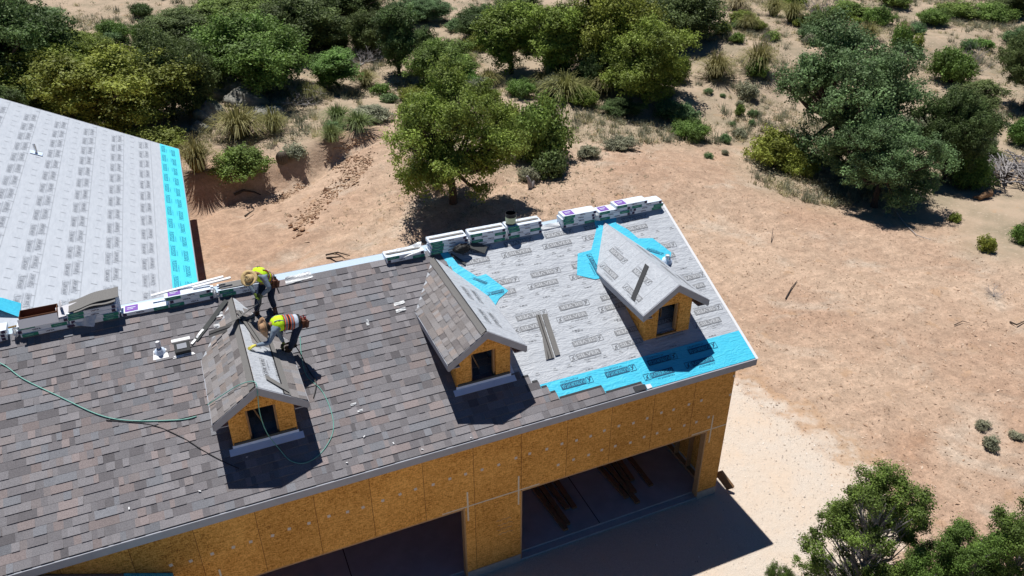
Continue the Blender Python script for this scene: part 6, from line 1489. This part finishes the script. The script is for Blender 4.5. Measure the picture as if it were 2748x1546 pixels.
b1 = [(x, y, s*.55) for x, y, s in wildpts(520, 6, lambda x, y: sm((14-abs(x-2)-abs(y-22))/10)+.12*sm((x-12)/8), (12, 36), (-9, 40), True) if not (x < 1 and y < 10)]
tag(scatter_blades('small_weeds', b1, (.08, .22), 12, 'scrub'), 'tiny weeds on the bare ground around the large oak', 'weeds', kind='stuff')

# litter on the bare ground: chips, twigs and stones
def scatter_chips(name, n, seed, region, size, pal, elong=3., flat=.3):
    r = random.Random(seed); b = MB(); k = 0; t_ = 0
    while k < n and t_ < n*20:
        t_ += 1; x, y = region(r)
        if (-21 < x < .3 and -.1 < y < 8.5) or (x < -12 and y > 5 and y < 26.2): continue
        z = terrain(x, y)+micro(x, y); s = size*r.uniform(.4, 1.5)*(1+1.3*(r.random()**10)); a = r.uniform(0, 3.14); c_, s_ = math.cos(a)*s, math.sin(a)*s; w = 1/elong
        c = r.choice(pal); q = r.uniform(.75, 1.25); c = tuple(v*q for v in c); t1 = r.uniform(0, flat)*s
        b.face([(x-c_, y-s_, z+.003), (x+s_*w, y-c_*w, z+.004+t1*.3), (x+c_, y+s_, z+.01+t1), (x-s_*w, y+c_*w, z+.008+t1*.5)], 0, c); k += 1
    return b.build(name, M['chip'])
def reg_clear(r):
    while True:
        y = -6+38*r.random()**.9; x = r.uniform(-11, 36)
        if inside(x, y, CLEAR) and x > drive_edge(y)-1.5*r.random()*(y < 9): return x, y
tag(scatter_chips('wood_chips', 15000, 3, reg_clear, .034, [(.30, .20, .13), (.36, .25, .17), (.56, .43, .32), (.60, .47, .36), (.20, .13, .09), (.42, .27, .18), (.38, .24, .16)]), 'brown and pale wood chips and bark litter strewn over the bare ground', 'wood chips', kind='stuff')
def reg_oak(r): return r.gauss(.8, 3.4), r.gauss(20.6, 2.4)
tag(scatter_chips('leaf_litter', 6000, 8, reg_oak, .026, [(.46, .37, .23), (.36, .27, .17), (.15, .10, .06), (.52, .43, .29)], 2), 'dry leaf litter below the large oak', 'leaf litter', kind='stuff')
def reg_drive(r): y = r.uniform(-9, 4); return drive_edge(y)-.3-7*r.random()**1.3, y
tag(scatter_chips('drive_gravel', 3500, 9, reg_drive, .014, [(.62, .56, .49), (.42, .36, .31), (.68, .64, .59), (.5, .43, .36)], 1.3, .8), 'small gravel on the pale drive', 'gravel', kind='stuff')
# rubble bands down the bank
def stone(b, p, s, r, mi=0):
    ax = [Vector((r.gauss(0, 1), r.gauss(0, 1), r.gauss(0, 1))).normalized() for _ in range(7)]
    pts = [Vector((r.gauss(0, 1), r.gauss(0, 1), r.gauss(0, 1))).normalized() for _ in range(11)]
    import bmesh
    bm = bmesh.new(); sc = Vector((r.uniform(.7, 1.2), r.uniform(.5, 1), r.uniform(.4, .8)))
    for q in pts: bm.verts.new((p[0]+q.x*s*sc.x, p[1]+q.y*s*sc.y, p[2]+q.z*s*sc.z))
    bmesh.ops.convex_hull(bm, input=bm.verts); bm.verts.ensure_lookup_table(); bm.verts.index_update()
    used = [v for v in bm.verts if v.link_faces]; ix = {v: i for i, v in enumerate(used)}
    b.raw([v.co for v in used], [tuple(ix[v] for v in f.verts) for f in bm.faces], mi); bm.free()
r = random.Random(12); b = MB()
bands = [((735, 570), (800, 520), 26), ((760, 560), (930, 385), 22), ((690, 505), (770, 460), 10), ((820, 395), (930, 335), 14), ((880, 470), (930, 400), 16), ((840, 430), (900, 400), 14)]
for (a_, c_, sp) in bands:
    for k in range(int(math.hypot(c_[0]-a_[0], c_[1]-a_[1])*1.6)):
        t_ = r.random(); g = G(a_[0]+(c_[0]-a_[0])*t_+r.gauss(0, sp*.45), a_[1]+(c_[1]-a_[1])*t_+r.gauss(0, sp*.35)); stone(b, (g.x, g.y, g.z+micro(g.x, g.y)+.01), r.uniform(.03, .10), r)
tag(b.build('rubble', M['redrock']), 'bands of broken tan rubble running down the cut bank', 'rubble', kind='stuff')
for k, (x, y, s) in enumerate(sorted([(745, 575, .17), (762, 578, .2), (752, 590, .16), (775, 590, .18), (730, 568, .15), (740, 600, .12), (772, 610, .12), (700, 532, .16), (668, 527, .13), (728, 545, .17), (822, 480, .22), (785, 560, .13), (874, 447, .17), (905, 402, .15)])):
    g = G(x, y); b = MB(); stone(b, (g.x, g.y, g.z+s*.25), s, r); tag(b.build('stone', M['redrock']), ordn(k, 14)+' of the larger stones on the cut bank', 'stone', 'larger stones on the cut bank')
def boulder(x, y, w, h, label, seed, mt='rock'):
    g = G(x, y); rs_ = np.random.RandomState(seed); n, m_ = 28, 16; b = MB(); vs = []
    for j in range(m_+1):
        th = math.pi*j/m_
        for i_ in range(n):
            a = 2*math.pi*i_/n; dx, dy, dz = math.sin(th)*math.cos(a), math.sin(th)*math.sin(a), math.cos(th)
            k = 1+.14*math.sin(3*dx+seed)*math.sin(4*dy+1)+.10*math.sin(6*dz+seed+5*dx)+.05*math.sin(11*dx+9*dy)
            vs.append((g.x+dx*w*k, g.y+dy*w*.8*k, g.z+dz*h*k))
    b.raw(vs, [(j*n+i_, j*n+(i_+1) % n, (j+1)*n+(i_+1) % n, (j+1)*n+i_) for j in range(m_) for i_ in range(n)])
    return tag(b.build('boulder', M[mt], smooth=True), label, 'boulder')
boulder(568, 238, 1.5, 1.2, 'large lichen covered boulder between the dense oak and the rounded oak', 2)
boulder(620, 262, 1.3, .9, 'dark grey boulder just right of the largest one', 3)
boulder(668, 290, 1.1, .5, 'low pale boulder half buried behind the grass clumps', 5)
boulder(525, 300, 1.0, .9, 'shaded boulder under the dense oak', 7)
boulder(505, 330, .6, .5, 'small shaded boulder above the cyan roof strip', 9)
# barrel cactus, prickly pear
g = G(712, 412); t = thing('barrel_cactus', g, 'single dark barrel cactus on the rim of the cut bank', 'cactus')
b = MB(); n = 32; vs = []
for j in range(13):
    th = math.pi*(.04+.90*j/12)
    for i_ in range(n):
        a = 2*math.pi*i_/n; k = .30*(1+.10*(1 if i_ % 2 else -1)*math.sin(th)); vs.append((k*math.sin(th)*math.cos(a), k*math.sin(th)*math.sin(a), .32+.38*math.cos(th)))
b.raw(vs, [(j*n+i_, j*n+(i_+1) % n, (j+1)*n+(i_+1) % n, (j+1)*n+i_) for j in range(12) for i_ in range(n)]+[tuple(range(n))]); b.build('body', M['barrel'], t, local=True)
b = MB(); b.lathe((0, 0, .66), (0, 0, 1), [(.10, 0), (.06, .05), (.001, .06)], 10); b.build('crown_tip', M['cactus'], t, local=True)
def pear(x, y, n, spread, label, seed):
    g = G(x, y); t = thing('prickly_pear', g, label, 'cactus'); r = random.Random(seed); b = MB()
    for k in range(n):
        a = r.uniform(0, 6.283); rr = spread*math.sqrt(r.random()); c = Vector((math.cos(a)*rr, math.sin(a)*rr, r.uniform(.12, .75)*(1-.4*rr/spread)))
        R_ = Euler((r.uniform(-.9, .9), r.uniform(-.9, .9), r.uniform(0, 3))).to_matrix(); m_ = 10; s = r.uniform(.11, .17); vs = []
        for (ks, kz) in ((.6, -1), (1, 0), (.6, 1)):
            for i_ in range(m_):
                an = 2*math.pi*i_/m_; vs.append(c+R_ @ Vector((math.cos(an)*s*ks, .018*kz, (math.sin(an)*1.35)*s*ks)))
        b.raw(vs, [(j*m_+i_, j*m_+(i_+1) % m_, (j+1)*m_+(i_+1) % m_, (j+1)*m_+i_) for j in range(2) for i_ in range(m_)]+[tuple(range(m_))[::-1], tuple(range(2*m_, 3*m_))])
    b.build('pads', M['pad'], t, local=True)
    b = MB(); b.lathe((0, 0, -.05), (0, 0, 1), [(spread*.35, 0), (spread*.2, .2), (.02, .3)], 9); b.build('stem', M['bark'], t, local=True)
pear(2045, 425, 70, 1.1, 'prickly pear cactus at the left foot of the big right oak', 1)
pear(1995, 395, 36, .7, 'smaller prickly pear among the yellow green brush', 2)
pear(2480, 330, 30, .7, 'pale prickly pear above the brush pile', 3)
# brush pile, logs and sticks
g = G(2545, 440); t = thing('brush_pile', g, 'pile of cut grey branches and logs at the right edge', 'brush pile'); r = random.Random(6)
b = MB()
for k in range(150):
    a = r.uniform(0, 6.283); rr = 1.7*math.sqrt(r.random()); c = Vector((math.cos(a)*rr, math.sin(a)*rr*.9, r.uniform(.05, 1.2)*(1-rr/2.3))); d = Vector((r.uniform(-1, 1), r.uniform(-1, 1), r.uniform(-.4, .4))).normalized()*r.uniform(.3, .9); s = r.uniform(.012, .05)
    b.tube([c-d, c-d*.3+Vector((0, 0, r.uniform(-.08, .08))), c+d*.4+Vector((r.uniform(-.1, .1), 0, r.uniform(-.08, .08))), c+d], [s, s*.9, s*.7, s*.4], 5)
b.build('branches', M['greybark'], t, local=True)
b = MB()
for k in range(8):
    a = r.uniform(0, 6.283); rr = r.uniform(.6, 1.7); c = Vector((math.cos(a)*rr, math.sin(a)*rr, .25)); d = Vector((r.uniform(-1, 1), r.uniform(-1, 1), .1)).normalized()*r.uniform(.3, .6); b.tube([c-d, c+d], r.uniform(.09, .14), 9)
b.build('logs', M['bark'], t, local=True)
g = G(2475, 500); b = MB()
b.tube([(g.x-.5, g.y-.1, g.z+.15), (g.x-.1, g.y, g.z+.22), (g.x+.45, g.y+.12, g.z+.18)], [.09, .15, .22], 10); b.tube([(g.x-.15, g.y, g.z+.15), (g.x-.55, g.y+.2, g.z+.10)], [.12, .05], 8)
tag(b.build('log', M['wood']), 'short brown forked log lying on sand below the brush pile', 'log')
def stick(pts, rad, label, mt='bark', cat='stick', name='stick'):
    P = [G(x, y)+Vector((0, 0, .04+dz)) for x, y, dz in pts]; b = MB(); n = len(P); b.tube(P, [rad*(1-.6*k/(n-1)) for k in range(n)], 5); return tag(b.build(name, M[mt]), label, cat)
stick([(617, 547, .02), (628, 540, .05), (637, 533, .02)], .06, 'short brown stick lying on the flat pad behind the garage')
stick([(2255, 535, 0), (2275, 565, .02), (2305, 595, .03), (2340, 605, 0)], .03, 'long thin pale branch on the bare ground below the front lobe oak', 'greybark')
stick([(1976, 753, 0), (1990, 728, .03), (2005, 708, 0)], .03, 'thin stick lying right of the garage roof')
stick([(2540, 812, 0), (2556, 822, .05), (2585, 806, .0)], .04, 'dark branch at the right edge of the bare ground')
stick([(820, 645, .02), (850, 640, .06), (880, 646, .02)], .05, 'dark broken branch just above the garage ridge')
stick([(822, 652, .02), (845, 653, .08), (862, 648, .02)], .05, 'second dark branch crossing the broken one above the garage ridge')
stick([(590, 492, 0), (615, 484, .08), (640, 487, .05), (657, 492, .0)], .08, 'dark root lying along the foot of the cut bank')
stick([(2400, 820, 0), (2420, 812, .04), (2440, 815, .0)], .02, 'small twig in the middle of the bare ground')
stick([(1940, 610, 0), (1942, 590, .3)], .02, 'upright dark twig right of the garage ridge')
g = G(1335, 472); b = MB()
b.tube([g, g+Vector((-.08, 0, .35)), g+Vector((-.18, .05, .62))], [.13, .10, .06], 7); b.tube([g+Vector((.1, 0, .05)), g+Vector((.2, .05, .3))], [.1, .06], 7)
tag(b.build('stump', M['greybark']), 'pale weathered stump between the large oak and the right stack of bundles', 'stump')
